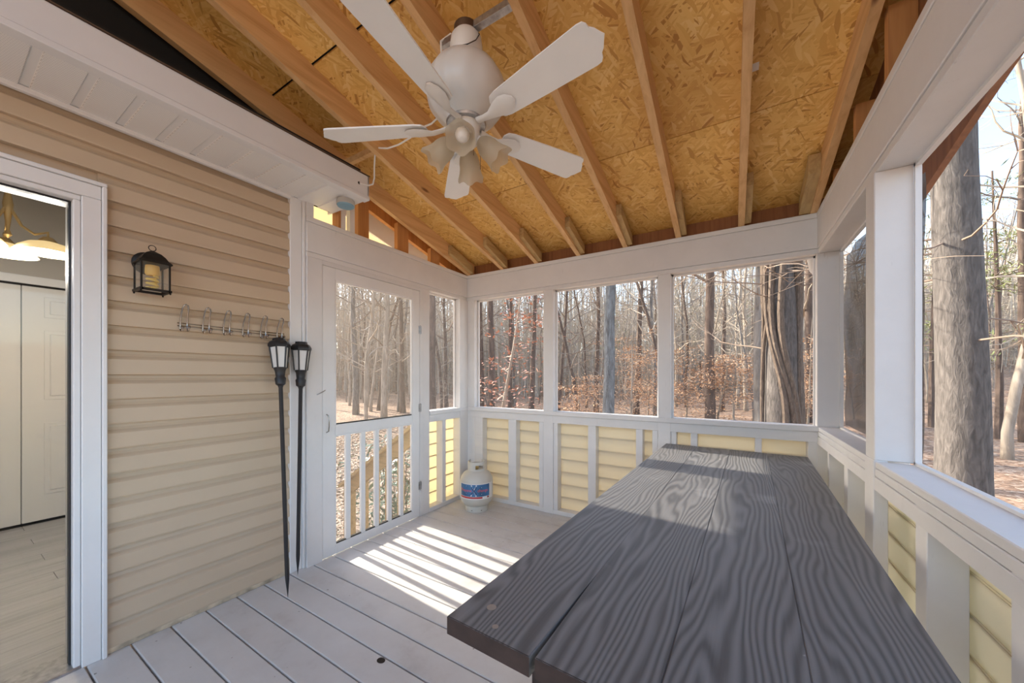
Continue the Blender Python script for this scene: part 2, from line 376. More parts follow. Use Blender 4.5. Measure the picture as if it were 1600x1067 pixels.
# right wall
wr = struct(empty('wall_right'), 'white framed right wall with screen openings over a half wall', 'wall')
header(wr, 0, 0, YN, YB + 0.1, 1, XR, XR + 0.125)
box('corner_post', XR - 0.002, XR + 0.11, YB, YB + 0.09, 0.0, ZT, M_white, wr, 0.003)
box('post', XR, XR + 0.11, 1.935, 2.04, ZS, ZT, M_white, wr, 0.003)
box('post', XR - 0.003, XR + 0.04, 1.935, 2.04, 0.0, ZS, M_white, wr, 0.003)
box('post', XR, XR + 0.11, -0.25, -0.15, 0, ZT, M_white, wr, 0.003)
for a, c in ((2.04, YB), (-0.15, 1.935)):
    box('sill', XR + 0.004, XR + 0.13, a, c, ZS - 0.03, ZS - 0.004, M_white, wr, 0.003)
    box('sill_face', XR + 0.002, XR + 0.03, a, c, ZS - 0.062, ZS - 0.031, M_white, wr, 0.003)
    box('sill_apron', XR, XR + 0.022, a, c, ZS - 0.115, ZS - 0.063, M_white, wr, 0.002)
    if a < 1: pane('insect_screen', wr, M_screen, [(XR + 0.128, a, ZS - 0.02), (XR + 0.128, c, ZS - 0.02), (XR + 0.128, c, ZT), (XR + 0.128, a, ZT)])
    for y0, y1, z0, z1 in ((a, a + 0.012, ZS, ZT), (c - 0.012, c, ZS, ZT), (a, c, ZT - 0.012, ZT), (a, c, ZS - 0.004, ZS + 0.006)): box('screen_stop', XR + 0.108, XR + 0.126, y0, y1, z0, z1, M_trim, wr, 0)
box('bottom_plate', XR, XR + 0.088, YN, YB, 0.0, 0.04, M_white, wr, 0.003)
for a, c in ((2.72, 2.757), (2.33, 2.393), (1.50, 1.575), (1.093, 1.135), (0.69, 0.73)): box('stud', XR + 0.003, XR + 0.085, a, c, 0.04, ZS - 0.06, M_white, wr, 0.002)
siding_back(wr, 1, YN, YB + 0.1, XR + 0.09, 1, 0.03, ZS - 0.03)
for yy in (2.71, 2.30, 1.89, 1.48): prism('gable_stud', [(yy - 0.019, ZB), (yy + 0.019, ZB), (yy + 0.019, zr(yy) + 0.03), (yy - 0.019, zr(yy) + 0.03)], 0, XR + 0.022, XR + 0.10, M_stud, wr)
prism('gable_sheathing', [(-1.2, ZB), (3.05, ZB), (3.05, zr(3.05) + RH), (-1.2, zr(-1.2) + RH)], 0, XR + 0.102, XR + 0.112, M_ply, wr)
# brown plastic sheet hung in the small opening
bm = bmesh.new(); ny, nz = 16, 24; g = []
for j in range(nz + 1):
    row = []
    for i in range(ny + 1):
        yy = 2.02 + (YB + 0.14 - 2.02) * i / ny; zz = ZS + 0.005 + (2.05 - ZS) * j / nz
        dx = 0.010 * math.sin(9 * yy + 5 * zz) + 0.03 * noise.noise(Vector((yy * 5, zz * 4, 1.3)))
        row.append(bm.verts.new((XR + 0.160 + 0.6 * dx, yy, zz)))
    g.append(row)
for j in range(nz):
    for i in range(ny): bm.faces.new((g[j][i], g[j][i + 1], g[j + 1][i + 1], g[j + 1][i]))
tag(obj('plastic_sheet', bm, M_tarp, None, True), 'crumpled dark brown plastic sheet hung outside the small side opening', 'tarp')

# ------------------------------------------------------------------ house wall
hw = struct(empty('wall_left'), 'house wall clad in beige dutch lap siding', 'wall')
DZ = 2.004; DY0, DY1 = -0.62, 0.346
box('sheathing', XH - 0.14, XH - 0.026, 0.42, 1.30, -0.02, 2.60, M_side, hw, 0)
box('sheathing', XH - 0.16, XH - 0.141, -2.1, 1.3, 2.06, 2.60, M_trim, hw, 0)
box('sheathing', XH - 0.14, XH - 0.026, -2.6, DY0 - 0.08, -0.02, 2.60, M_side, hw, 0)
box('sheathing', XH - 0.14, XH - 0.026, DY0 - 0.08, 0.42, 2.08, 2.60, M_side, hw, 0)
e = 0.1137
prof = [(-0.024, -0.006), (0.006, -0.006), (0.0075, 0.001), (0.0055, 0.064), (0.000, 0.071), (-0.010, 0.080), (-0.0155, 0.092), (-0.017, e - 0.002), (-0.024, e - 0.002)]
def course(y0, y1):
    bm = bmesh.new(); add_prism(bm, [(p[0], p[1]) for p in prof], 1, y0, y1); return bm
srcA = srcB = None; srcC = None
for k in range(-4, 19):
    z0 = 2.0766 - e * k
    if z0 + e < 2.43 or k > -3:
        lo = z0 < 2.12
        if lo:
            if srcA is None: srcA = obj('siding_course', course(0.425, 1.245), M_side, hw); srcA.location = (XH, 0, z0)
            else: cp(srcA, 'siding_course', hw, (XH, 0, z0))
        else:
            if srcB is None: srcB = obj('siding_course', course(-2.5, 1.245), M_side, hw); srcB.location = (XH, 0, z0)
            else: cp(srcB, 'siding_course', hw, (XH, 0, z0))
box('corner_trim', XH - 0.02, XH + 0.012, 1.243, 1.318, 0.0, 2.425, M_trim, hw, 0.003)
box('corner_bead', XH - 0.02, XH + 0.022, 1.319, 1.337, 0.0, 2.425, M_trim, hw, 0.003)
box('starter_strip', XH - 0.014, XH + 0.006, 0.43, 1.245, 0.002, 0.024, plain('flaking_trim', (0.55, 0.45, 0.32), 0.7, var=0.5, scale=14), hw, 0)

# eave of the house: soffit and fascia
ev = struct(empty('trim_1'), 'white house eave with vented soffit panels and fascia', 'eave')
def soffit_mat():
    m, nt, b = newmat('vented_soffit'); b.inputs['Base Color'].default_value = (0.78, 0.77, 0.75, 1); b.inputs['Roughness'].default_value = 0.4
    v = coords(nt, (1, 1, 1), False, (0, 0, 0.6)); vo = nt.nodes.new('ShaderNodeTexVoronoi'); vo.inputs['Scale'].default_value = 130; vo.inputs['Randomness'].default_value = 0.0
    nt.links.new(v, vo.inputs['Vector']); c = ramp(nt, vo.outputs['Distance'], [(0.22, (0.25, 0.24, 0.22)), (0.32, (0.78, 0.77, 0.75))]); nt.links.new(c, b.inputs['Base Color']); return m
M_soff = soffit_mat()
FX = -2.035; sp = 0.132; yy = 1.542 - 0.012; src = None
while yy > -1.2:
    solid = yy > 1.33
    bm = bmesh.new(); add_prism(bm, [(-sp + 0.0004, 0.004), (-sp + 0.024, 0.004), (-sp + 0.028, -0.002), (-0.004, -0.002), (0.0, 0.004), (0.0, 0.010), (-sp + 0.0004, 0.010)], 0, XH + 0.01, FX - 0.012)
    # polygon was given as (y, z)
    if src is None or solid: o = obj('soffit_panel', bm, M_trim if solid else M_soff, ev); src = None if solid else o
    else: bm.free(); o = cp(src, 'soffit_panel', ev)
    o.location = (0, yy, 2.422); yy -= sp
box('soffit_channel', XH - 0.002, XH + 0.022, -1.3, 1.245, 2.402, 2.424, M_trim, ev, 0.002)
box('fascia', FX - 0.014, FX, -1.3, 1.542, 2.440, 2.572, M_vinylw, ev, 0.003)
box('fascia_lip', FX - 0.05, FX + 0.005, -1.3, 1.545, 2.416, 2.4395, M_vinylw, ev, 0.002)
box('fascia_end', XH - 0.05, FX, 1.532, 1.543, 2.424, 2.57, M_vinylw, ev, 0.002)
prism('drip_edge', [(FX - 0.06, 2.573), (FX + 0.006, 2.573), (FX + 0.006, 2.577), (FX - 0.06, 2.590)], 1, -1.3, 1.546, plain('brown_drip_edge', (0.10, 0.06, 0.035), 0.5), ev)
prism('house_roof', [(FX - 0.03, 2.585), (-3.2, 3.10), (-3.2, 3.14), (FX - 0.03, 2.61)], 1, -1.3, 1.50, M_dark, ev)
prism('attic_dark_panel', [(-1.3, 2.58), (1.45, 2.58), (1.45, zr(1.45) + RH), (-1.3, zr(-1.3) + RH)], 0, -2.44, -2.425, M_dark, ev)  # black panel added; its colour stands in for attic darkness
box('soffit_light_block', XH - 0.02, FX - 0.015, -1.3, 1.53, 2.4325, 2.4375, M_dark, ev, 0)  # unseen board added to block light leaking between the panels
prism('rafter_brace', [(1.55, 2.735), (1.58, 2.735), (1.58, 2.775), (1.55, 2.775)], 0, -2.36, -1.96, M_raft, ceil)

# ------------------------------------------------------------------ patio door frame and kitchen behind it
d1 = struct(empty('door_1'), 'white cased patio doorway with dark gasket into the kitchen', 'door')
for nm, x0, x1, y0, y1, z0, z1, m in (
    ('casing', XH - 0.02, XH + 0.022, 0.372, 0.43, 0.0, 2.052, M_trim), ('casing', XH - 0.02, XH + 0.022, -0.8, 0.43, 2.053, 2.112, M_trim),
    ('casing_bead', XH - 0.02, XH + 0.030, 0.431, 0.447, 0.0, 2.113, M_trim), ('casing_bead', XH - 0.02, XH + 0.030, -0.8, 0.447, 2.1135, 2.13, M_trim),
    ('jamb', XH - 0.15, XH + 0.012, 0.350, 0.371, 0.0, 2.03, M_trim), ('jamb', XH - 0.15, XH + 0.012, -0.8, 0.371, 2.0305, 2.052, M_trim),
    ('gasket', XH - 0.06, XH - 0.03, 0.343, 0.3495, 0.0, 2.03, M_black), ('gasket', XH - 0.06, XH - 0.03, -0.8, 0.3495, 2.022, 2.030, M_black),
    ('threshold', XH - 0.15, XH + 0.02, -0.8, 0.371, -0.03, 0.012, M_galv)):
    box(nm, x0, x1, y0, y1, z0, z1, m, d1, 0.003)
pane('glass_pane', d1, M_glass, [(XH - 0.045, -0.8, 0.01), (XH - 0.045, 0.345, 0.01), (XH - 0.045, 0.345, 2.024), (XH - 0.045, -0.8, 2.024)])
kw = struct(empty('wall_kitchen'), 'greige kitchen walls and ceiling seen through the doorway', 'wall')
M_greige = plain('greige_wall', (0.47, 0.44, 0.39), 0.7)
XC = -5.10
def kz(x): return 2.50 + (XH - 0.16 - x) * 0.31      # underside of the vaulted kitchen ceiling, rising away from the porch
for x0, x1, y0, y1, z0, z1 in ((XC - 0.1, XC, -2.0, -0.75, 0, kz(XC)), (XC - 0.1, XC, -0.75, 0.92, 2.115, kz(XC)), (XC - 0.1, XC, 0.92, 1.22, 0, kz(XC))):
    box('wall_panel', x0, x1, y0, y1, z0, z1, M_greige, kw, 0)
for ya, yb in ((1.22, 1.30), (-2.1, -2.0)): prism('wall_panel', [(XC - 0.1, 0), (XH - 0.162, 0), (XH - 0.162, kz(XH - 0.162)), (XC - 0.1, kz(XC - 0.1))], 1, ya, yb, M_greige, kw)
prism('kitchen_ceiling', [(XC - 0.1, kz(XC - 0.1)), (XH - 0.162, kz(XH - 0.162)), (XH - 0.162, kz(XH - 0.162) + 0.04), (XC - 0.1, kz(XC - 0.1) + 0.04)], 1, -2.1, 1.3, plain('ceiling_white', (0.75, 0.74, 0.72), 0.8), kw)
fk = struct(empty('floor_kitchen'), 'grey wood look plank floor of the kitchen', 'floor')
M_plank = wood('grey_plank', 1, (0.28, 0.28, 0.285), (0.44, 0.44, 0.445), 0.4, 7, False, 0.05)
x = XC; kk = 0
while x < XH - 0.16:
    y0 = -3.2 + (kk % 3) * 0.4
    while y0 < 1.2:
        ya, yb = max(y0, -2.0), min(y0 + 1.22, 1.22)
        if yb - ya > 0.02: box('floor_plank', x + 0.001, x + 0.149, ya + 0.001, yb - 0.001, -0.02, 0.0, M_plank, fk, 0.0015)
        y0 += 1.22
    x += 0.15; kk += 1
d3 = struct(empty('door_3'), 'white panelled bifold closet doors in the kitchen', 'door')
M_clos = plain('closet_white', (0.72, 0.70, 0.66), 0.45)
box('closet_casing', XC, XC + 0.02, -0.8, 1.25, 2.045, 2.115, M_trim, d3, 0.004)
for a, c in ((-0.46, -0.003), (0.0, 0.455), (0.459, 0.915)):
    lf = box('closet_leaf', XC - 0.03, XC + 0.004, a, c, 0.022, 2.028, M_clos, d3, 0.003)
    ca = (c + a) / 2
    for z0, z1 in ((0.24, 0.86), (1.06, 1.66), (1.77, 1.95)):
        bm = bmesh.new(); w = 0.1125
        add_box(bm, XC + 0.003, XC + 0.010, ca - w, ca + w, z0, z1, 0.003); add_box(bm, XC + 0.003, XC + 0.018, ca - w + 0.03, ca + w - 0.03, z0 + 0.03, z1 - 0.03, 0.006)
        obj('door_panel', bm, M_clos, lf)
box('closet_dark_filler', XC - 0.09, XC - 0.0005, -0.8, 1.2, -0.03, -0.004, M_dark, d3, 0)  # dark filler added under the leaves, blocks outside light and reads as shade
box('closet_dark_backing', XC - 0.09, XC - 0.035, -0.8, 1.2, 0.0, 2.12, M_dark, d3, 0)  # black box sealing out daylight; the closet's darkness is put into its colour

# ------------------------------------------------------------------ screen door
d2 = struct(empty('door_2'), 'white wooden screen door with balusters in its lower half', 'door')
xa, xb = XL - 0.034, XL - 0.004
for nm, y0, y1, z0, z1 in (('stile', 1.4452, 1.540, 0.006, 2.026), ('stile', 2.268, 2.350, 0.006, 2.026), ('top_rail', 1.5405, 2.2675, 1.945, 2.026), ('middle_rail', 1.5405, 2.2675, 0.845, 0.922), ('bottom_rail', 1.5405, 2.2675, 0.006, 0.075)):
    box(nm, xa, xb, y0, y1, z0, z1, M_trim, d2, 0.003)
src = None
for yc in (1.645, 1.771, 1.896, 2.023, 2.148):
    if src is None: src = box('baluster', -0.012, 0.012, -0.019, 0.019, 0.075, 0.845, M_trim, d2, 0.002); src.location = (XL - 0.019, yc, 0)
    else: cp(src, 'baluster', d2, (XL - 0.019, yc, 0))
for z0, z1 in ((0.075, 0.845), (0.922, 1.945)):
    pane('door_screen', d2, M_dscreen, [(XL - 0.03, 1.54, z0), (XL - 0.03, 2.268, z0), (XL - 0.03, 2.268, z1), (XL - 0.03, 1.54, z1)])
    for y0, y1, a, c in ((1.541, 1.549, z0, z1), (2.259, 2.267, z0, z1), (1.55, 2.258, z0, z0 + 0.008), (1.55, 2.258, z1 - 0.008, z1)): box('spline_bead', XL - 0.028, XL - 0.008, y0, y1, a, c, M_dark if a == z0 and c < z0 + 0.02 else M_trim, d2, 0)
for z in (0.28, 0.98, 1.68):
    bm = bmesh.new(); add_box(bm, XL - 0.004, XL - 0.0005, 2.335, 2.352, z - 0.035, z + 0.035, 0.0008); add_box(bm, XL - 0.004, XL - 0.0005, 2.3525, 2.370, z - 0.035, z + 0.035, 0.0008)
    add_tube(bm, [(XL + 0.002, 2.352, z - 0.04), (XL + 0.002, 2.352, z + 0.04)], 0.004, 8); obj('hinge', bm, M_galv, d2)
tube('pull_handle', [(XL - 0.004, 1.475, 0.875), (XL + 0.02, 1.475, 0.885), (XL + 0.026, 1.475, 0.92), (XL + 0.026, 1.475, 0.96), (XL + 0.02, 1.475, 0.992), (XL - 0.004, 1.475, 1.0)], 0.004, M_chrome, d2)
tube('hook_latch', [(XL + 0.006, 1.40, 1.14), (XL + 0.012, 1.41, 1.145), (XL + 0.012, 1.452, 1.165), (XL + 0.008, 1.458, 1.17)], 0.003, M_galv, d2, 6)

# ------------------------------------------------------------------ table
def table_mat():
    m, nt, b = newmat('charred_black_stain')
    v = coords(nt, (1, 1, 1)); nz = noise_n(nt, coords(nt, (4.2, 0.62, 3.0)), 1.0, 3.0, 0.5)
    mul = nt.nodes.new('ShaderNodeMath'); mul.operation = 'MULTIPLY'; mul.inputs[1].default_value = 120.0; nt.links.new(nz.outputs[0], mul.inputs[0])
    sep = nt.nodes.new('ShaderNodeSeparateXYZ'); nt.links.new(v, sep.inputs[0])
    sx = nt.nodes.new('ShaderNodeMath'); sx.operation = 'MULTIPLY'; sx.inputs[1].default_value = 300.0; nt.links.new(sep.outputs[0], sx.inputs[0])
    ad = nt.nodes.new('ShaderNodeMath'); ad.operation = 'ADD'; nt.links.new(mul.outputs[0], ad.inputs[0]); nt.links.new(sx.outputs[0], ad.inputs[1])
    sn = nt.nodes.new('ShaderNodeMath'); sn.operation = 'SINE'; nt.links.new(ad.outputs[0], sn.inputs[0])
    mr = nt.nodes.new('ShaderNodeMapRange'); mr.inputs[1].default_value = -1; mr.inputs[2].default_value = 1; nt.links.new(sn.outputs[0], mr.inputs[0])
    fine = noise_n(nt, coords(nt, (160, 5, 40)), 1.0, 3, 0.6)
    h = mixc(nt, 0.35, mr.outputs[0], fine.outputs[0])
    c = ramp(nt, h, [(0.15, (0.082, 0.079, 0.077)), (0.5, (0.142, 0.137, 0.133)), (0.9, (0.185, 0.179, 0.174))])
    big = noise_n(nt, coords(nt), 3.5, 4); wear = ramp(nt, big.outputs[0], [(0.62, (0, 0, 0)), (0.8, (1, 1, 1))])
    c = mixc(nt, 1.0, c, mixc(nt, 0.12, (0, 0, 0), wear), 'ADD')
    sp = noise_n(nt, coords(nt, (30, 18, 30)), 1.0, 2, 0.5); spr = ramp(nt, sp.outputs[0], [(0.77, (0, 0, 0)), (0.80, (1, 1, 1))])
    c = mixc(nt, spr, c, (0.42, 0.40, 0.38))
    nt.links.new(c, b.inputs['Base Color']); b.inputs['Roughness'].default_value = 0.42; b.inputs['Specular IOR Level'].default_value = 0.45
    bump(nt, b, h, 0.35, 0.002); return m
M_table = table_mat()
M_tedge = plain('dark_brown_stain', (0.045, 0.026, 0.02), 0.55, var=0.4, scale=20)
TR = R(-2.3)
tb = thing('plank_table', 'long black stained table of four wide planks along the right wall', 'table', (-0.517, 0.585, 0), TR)
TL = 2.345; bw = 0.2075
for i in range(4):
    x0 = i * bw + 0.0002; x1 = (i + 1) * bw - 0.0002
    ya, yb = 0.004 * ((i * 7) % 3), TL - 0.003 * (i % 2); g = 0.0045   # the joint between the first two planks opens at the near end
    poly = {0: [(x0, ya), (x1 - g, ya), (x1, ya + 0.33), (x1, yb), (x0, yb)], 1: [(x0 + g, ya), (x1, ya), (x1, yb), (x0, yb), (x0, ya + 0.33)]}.get(i, [(x0, ya), (x1, ya), (x1, yb), (x0, yb)])
    bm = bmesh.new(); add_prism(bm, poly, 2, 0.722, 0.76)
    es = [e_ for e_ in bm.edges if all(v.co.z > 0.75 for v in e_.verts)]; bmesh.ops.bevel(bm, geom=es, offset=0.0016, segments=2, affect='EDGES')
    o = obj('plank', bm, M_table, tb); o.data.materials.append(M_tedge)
    for p in o.data.polygons:
        if abs(p.normal.y) > 0.8: p.material_index = 1
for xx in (0.06, 0.68):
    for yy in (0.25, 2.02): box('leg', xx, xx + 0.089, yy, yy + 0.089, 0.0, 0.72, M_tedge, tb, 0.004)
for xx in (0.075, 0.715): box('apron', xx, xx + 0.038, 0.34, 2.02, 0.60, 0.721, M_tedge, tb, 0.003)
for yy in (0.27, 2.05): box('apron', 0.15, 0.68, yy, yy + 0.038, 0.60, 0.721, M_tedge, tb, 0.003)
for px, py, r in ((0.062, 0.075, 0.011), (0.105, 0.03, 0.007)):
    o = lathe('filler_spot', [(r, 0.7601), (r * 0.7, 0.7606), (0.0, 0.7607)], plain('tan_filler', (0.30, 0.235, 0.18), 0.7), tb, 10); o.location = (px, py, 0)

# ------------------------------------------------------------------ ceiling fan
M_fan = plain('fan_white', (0.78, 0.76, 0.72), 0.35)
M_fanb = plain('fan_blade_white', (0.86, 0.85, 0.825), 0.4, var=0.03, scale=8)
def swirl_mat():
    m, nt, b = newmat('fan_motor_white'); b.inputs['Base Color'].default_value = (0.70, 0.68, 0.64, 1); b.inputs['Roughness'].default_value = 0.33
    wv = nt.nodes.new('ShaderNodeTexWave'); wv.inputs['Scale'].default_value = 4.5; wv.inputs['Distortion'].default_value = 5; wv.inputs['Detail'].default_value = 1
    nt.links.new(coords(nt, (1, 1, 1), False), wv.inputs['Vector']); bump(nt, b, wv.outputs[0], 0.35, 0.01); return m
fan = thing('ceiling_fan', 'white five blade ceiling fan with four frosted tulip lights', 'ceiling fan', (-1.0, 1.258, 2.35))
lathe('canopy', [(0.0, 0.418), (0.054, 0.416), (0.066, 0.40), (0.071, 0.37), (0.071, 0.335), (0.062, 0.30), (0.05, 0.28), (0.04, 0.27)], M_fan, fan)
lathe('motor_housing', [(0.03, 0.295), (0.085, 0.284), (0.138, 0.252), (0.166, 0.205), (0.175, 0.155), (0.164, 0.105), (0.137, 0.068), (0.10, 0.045), (0.085, 0.03), (0.0, 0.03)], swirl_mat(), fan, 48)
lathe('switch_housing', [(0.062, 0.031), (0.066, 0.022), (0.058, 0.012), (0.058, -0.035), (0.05, -0.055), (0.03, -0.07), (0.0, -0.072)], M_fan, fan)
lathe('housing_band', [(0.084, 0.030), (0.088, 0.026), (0.084, 0.018), (0.064, 0.018)], M_galv, fan, caps=(False, False))
def blade_bm():
    bm = bmesh.new()
    up = [(0.175, 0.030), (0.19, 0.050), (0.22, 0.057), (0.40, 0.066), (0.600, 0.074), (0.618, 0.071), (0.627, 0.060), (0.630, 0.046), (0.642, 0.034), (0.652, 0.016), (0.662, 0.0)]
    pts = up + [(a, -c) for a, c in up[::-1][1:]]
    add_prism(bm, pts, 2, -0.003, 0.003)
    bmesh.ops.rotate(bm, verts=bm.verts, cent=(0, 0, 0), matrix=Matrix.Rotation(R(-13), 3, 'X'))
    bmesh.ops.translate(bm, verts=bm.verts, vec=(0, 0, 0.012)); return bm
def iron_bm():
    bm = bmesh.new(); Mx = Matrix.Rotation(R(-13), 4, 'X')
    secs = [(0.070, 0.016, 0.014, 0.010), (0.11, 0.014, 0.004, 0.009), (0.15, 0.018, -0.004, 0.008), (0.19, 0.034, 0.000, 0.008), (0.225, 0.042, 0.001, 0.008), (0.255, 0.034, 0.002, 0.007), (0.275, 0.012, 0.004, 0.004)]
    rings = []
    for x_, w_, z_, t_ in secs:
        rg = []
        for k in range(10):
            a = 2 * math.pi * k / 10; p = Mx @ Vector((x_, w_ * math.cos(a), z_ + t_ * math.sin(a))); rg.append(bm.verts.new(p))
        rings.append(rg)
    for j in range(len(rings) - 1):
        for k in range(10): bm.faces.new((rings[j][k], rings[j][(k + 1) % 10], rings[j + 1][(k + 1) % 10], rings[j + 1][k]))
    bm.faces.new(rings[0]); bm.faces.new(rings[-1]); return bm
bsrc = isrc = None
for a in (350, 62, 134, 206, 278):
    if bsrc is None: bsrc = bo = obj('blade', blade_bm(), M_fanb, fan); isrc = obj('blade_iron', iron_bm(), M_fan, bo, True)
    else: bo = cp(bsrc, 'blade', fan); cp(isrc, 'blade_iron', bo)
    bo.rotation_euler = (0, 0, R(a))
def shade_mat():
    m, nt, b = newmat('frosted_amber_glass'); out = nt.nodes['Material Output']
    b.inputs['Base Color'].default_value = (0.66, 0.60, 0.47, 1); b.inputs['Roughness'].default_value = 0.35
    tl = nt.nodes.new('ShaderNodeBsdfTranslucent'); tl.inputs[0].default_value = (0.72, 0.64, 0.50, 1)
    tp = nt.nodes.new('ShaderNodeBsdfTransparent'); tp.inputs[0].default_value = (0.92, 0.88, 0.8, 1)
    m1 = nt.nodes.new('ShaderNodeMixShader'); m1.inputs[0].default_value = 0.5; m2 = nt.nodes.new('ShaderNodeMixShader'); m2.inputs[0].default_value = 0.25
    nt.links.new(b.outputs[0], m1.inputs[1]); nt.links.new(tl.outputs[0], m1.inputs[2]); nt.links.new(m1.outputs[0], m2.inputs[1]); nt.links.new(tp.outputs[0], m2.inputs[2]); nt.links.new(m2.outputs[0], out.inputs[0]); return m
M_shade = shade_mat(); M_bulb = plain('bulb_white', (0.86, 0.84, 0.80), 0.3)
def tulip(r, z, a, j):
    k = max(0, (j - 4)) / 4.0
    return r * (1 + 0.05 * k * math.cos(6 * a)), z + 0.007 * k * math.cos(6 * a)
ssrc = None
for a in (300, 30, 120, 210):
    M0 = Matrix.Translation((0.045, 0, -0.035)) @ Matrix.Rotation(R(132), 4, 'Y')
    if ssrc is None:
        ar = obj('lamp_arm', (lambda bm: (add_tube(bm, [(0.02, 0, -0.03), (0.045, 0, -0.035), (0.062, 0, -0.048)], [0.012, 0.014, 0.020], 12), bm)[1])(bmesh.new()), M_fan, fan, True)
        sh = lathe('shade', [(0.022, 0.02), (0.034, 0.035), (0.043, 0.055), (0.047, 0.075), (0.047, 0.09), (0.049, 0.105), (0.053, 0.122), (0.059, 0.138), (0.062, 0.146)], M_shade, ar, 36, M0, tulip, (False, False))
        bu = lathe('bulb', [(0.0, 0.118), (0.014, 0.115), (0.025, 0.103), (0.030, 0.088), (0.027, 0.072), (0.018, 0.055), (0.013, 0.045), (0.013, 0.02)], M_bulb, ar, 20, M0)
        ssrc = (ar, sh, bu); ar.rotation_euler = (0, 0, R(a))
    else:
        ar = cp(ssrc[0], 'lamp_arm', fan); cp(ssrc[1], 'shade', ar); cp(ssrc[2], 'bulb', ar); ar.rotation_euler = (0, 0, R(a))
tube('pull_chain', [(0.05, -0.02, -0.03), (0.056, -0.022, -0.07), (0.057, -0.022, -0.14)], 0.0016, M_chrome, fan, 6)
tube('pull_chain', [(0.035, 0.045, -0.03), (0.04, 0.05, -0.07), (0.04, 0.05, -0.16)], 0.0016, M_chrome, fan, 6)
zb_ = zr(1.258) - 2.35
hb = box('hanger_bar', -0.137, 0.232, -0.016, 0.016, zb_ + 0.0, zb_ + 0.03, M_galv, fan, 0.001)
lathe('ceiling_box', [(0.052, zb_ - 0.012), (0.054, zb_ + 0.02), (0.054, zb_ + 0.03), (0.0, zb_ + 0.03)], plain('bronze_box', (0.16, 0.11, 0.08), 0.4, 0.7), fan, 20)
tube('supply_cable', [(-0.05, 0.02, zb_ + 0.02), (-0.09, 0.0, zb_ + 0.05), (-0.13, -0.02, zb_ + 0.02), (-0.135, -0.01, zb_ - 0.06), (-0.11, 0.03, zb_ - 0.12), (-0.07, 0.05, zb_ - 0.10)], 0.005, M_fan, fan, 8)
tube('ground_wire', [(0.05, 0.0, zb_ + 0.0), (0.072, 0.0, zb_ - 0.03), (0.075, -0.03, zb_ - 0.08), (0.05, -0.055, zb_ - 0.105), (0.03, -0.062, zb_ - 0.105)], 0.002, M_black, fan, 6)
# wiring that runs along the rafters
cab = thing('electrical_cable', 'white electrical cable threaded through the rafters beside the fascia', 'cable', (0, 0, 0))
hz_ = lambda y, d=0.032: zr(y) + d                    # height of the drilled holes above the rafters' underside
tube('cable_run', [(-1.045, 1.275, hz_(1.275, 0.02)), (-1.09, 1.31, hz_(1.31, 0.035)), (-1.136, 1.36, hz_(1.36)), (-1.174, 1.38, hz_(1.38)), (-1.25, 1.43, hz_(1.43, 0.0)), (-1.36, 1.49, hz_(1.49, -0.015)), (-1.47, 1.53, hz_(1.53, 0.01)),
                   (-1.554, 1.545, hz_(1.545)), (-1.592, 1.545, hz_(1.545)), (-1.65, 1.54, hz_(1.54, 0.0)), (-1.74, 1.53, hz_(1.53, -0.02)), (-1.84, 1.53, hz_(1.53, -0.01)), (-1.90, 1.535, hz_(1.535, 0.015)),
                   (-1.936, 1.54, hz_(1.54)), (-1.974, 1.545, hz_(1.545)), (-2.000, 1.560, hz_(1.56, -0.005)), (-2.012, 1.566, 2.64), (-2.012, 1.566, 2.57), (-2.014, 1.556, 2.525), (-2.022, 1.525, 2.505), (-2.027, 1.49, 2.500), (-2.040, 1.468, 2.500)], 0.005, M_fan, cab, 8)
lathe('cable_hole', [(0.0, 0.0012), (0.008, 0.001), (0.009, 0.0)], M_dark, cab, 12, Matrix.Translation((FX + 0.0002, 1.468, 2.500)) @ Matrix.Rotation(R(90), 4, 'Y'))

# ------------------------------------------------------------------ small things on the house wall
sn = thing('round_sensor', 'round grey and blue sensor fixed under the white soffit end', 'sensor', (-2.168, 1.464, 2.42))
lathe('sensor_body', [(0.0, 0.0), (0.052, 0.0), (0.056, -0.008), (0.056, -0.034), (0.0, -0.034)], plain('sensor_grey', (0.50, 0.49, 0.46), 0.5), sn, 28)
lathe('sensor_face', [(0.053, -0.0342), (0.050, -0.042), (0.0, -0.044)], plain('sensor_blue', (0.20, 0.36, 0.46), 0.45), sn, 28)
box('mounting_tab', 0.02, 0.05, -0.006, 0.006, -0.006, 0.0, M_galv, sn, 0)

ln = thing('wall_lantern', 'black wall lantern with clear panes and amber bulb beside the doorway', 'wall lamp', (XH + 0.006, 0.580, 1.745)); ln.scale = (0.87, 0.87, 0.87)
lathe('backplate', [(0.0, 0.0), (0.062, 0.0), (0.062, 0.006), (0.052, 0.016), (0.025, 0.024), (0.0, 0.026)], M_bronze, ln, 28, Matrix.Translation((0, 0, 0.075)) @ Matrix.Rotation(R(90), 4, 'Y'))
tube('arm', [(0.015, 0, 0.08), (0.05, 0, 0.10), (0.085, 0, 0.105)], [0.012, 0.011, 0.014], M_bronze, ln, 10)
cx = 0.092; a = 0.056
rf = bmesh.new(); prev = None
for s_, z_ in ((a + 0.010, 0.055), (a + 0.010, 0.062), (a - 0.002, 0.075), (a - 0.012, 0.095), (a - 0.026, 0.113), (0.012, 0.126), (0.006, 0.130)):
    ring = [rf.verts.new((cx + s_ * i, s_ * j, z_)) for i, j in ((1, 1), (-1, 1), (-1, -1), (1, -1))]
    if prev:
        for k in range(4): rf.faces.new((prev[k], prev[(k + 1) % 4], ring[(k + 1) % 4], ring[k]))
    else: rf.faces.new(ring[::-1])
    prev = ring
rf.faces.new(prev); obj('lantern_roof', rf, M_bronze, ln)
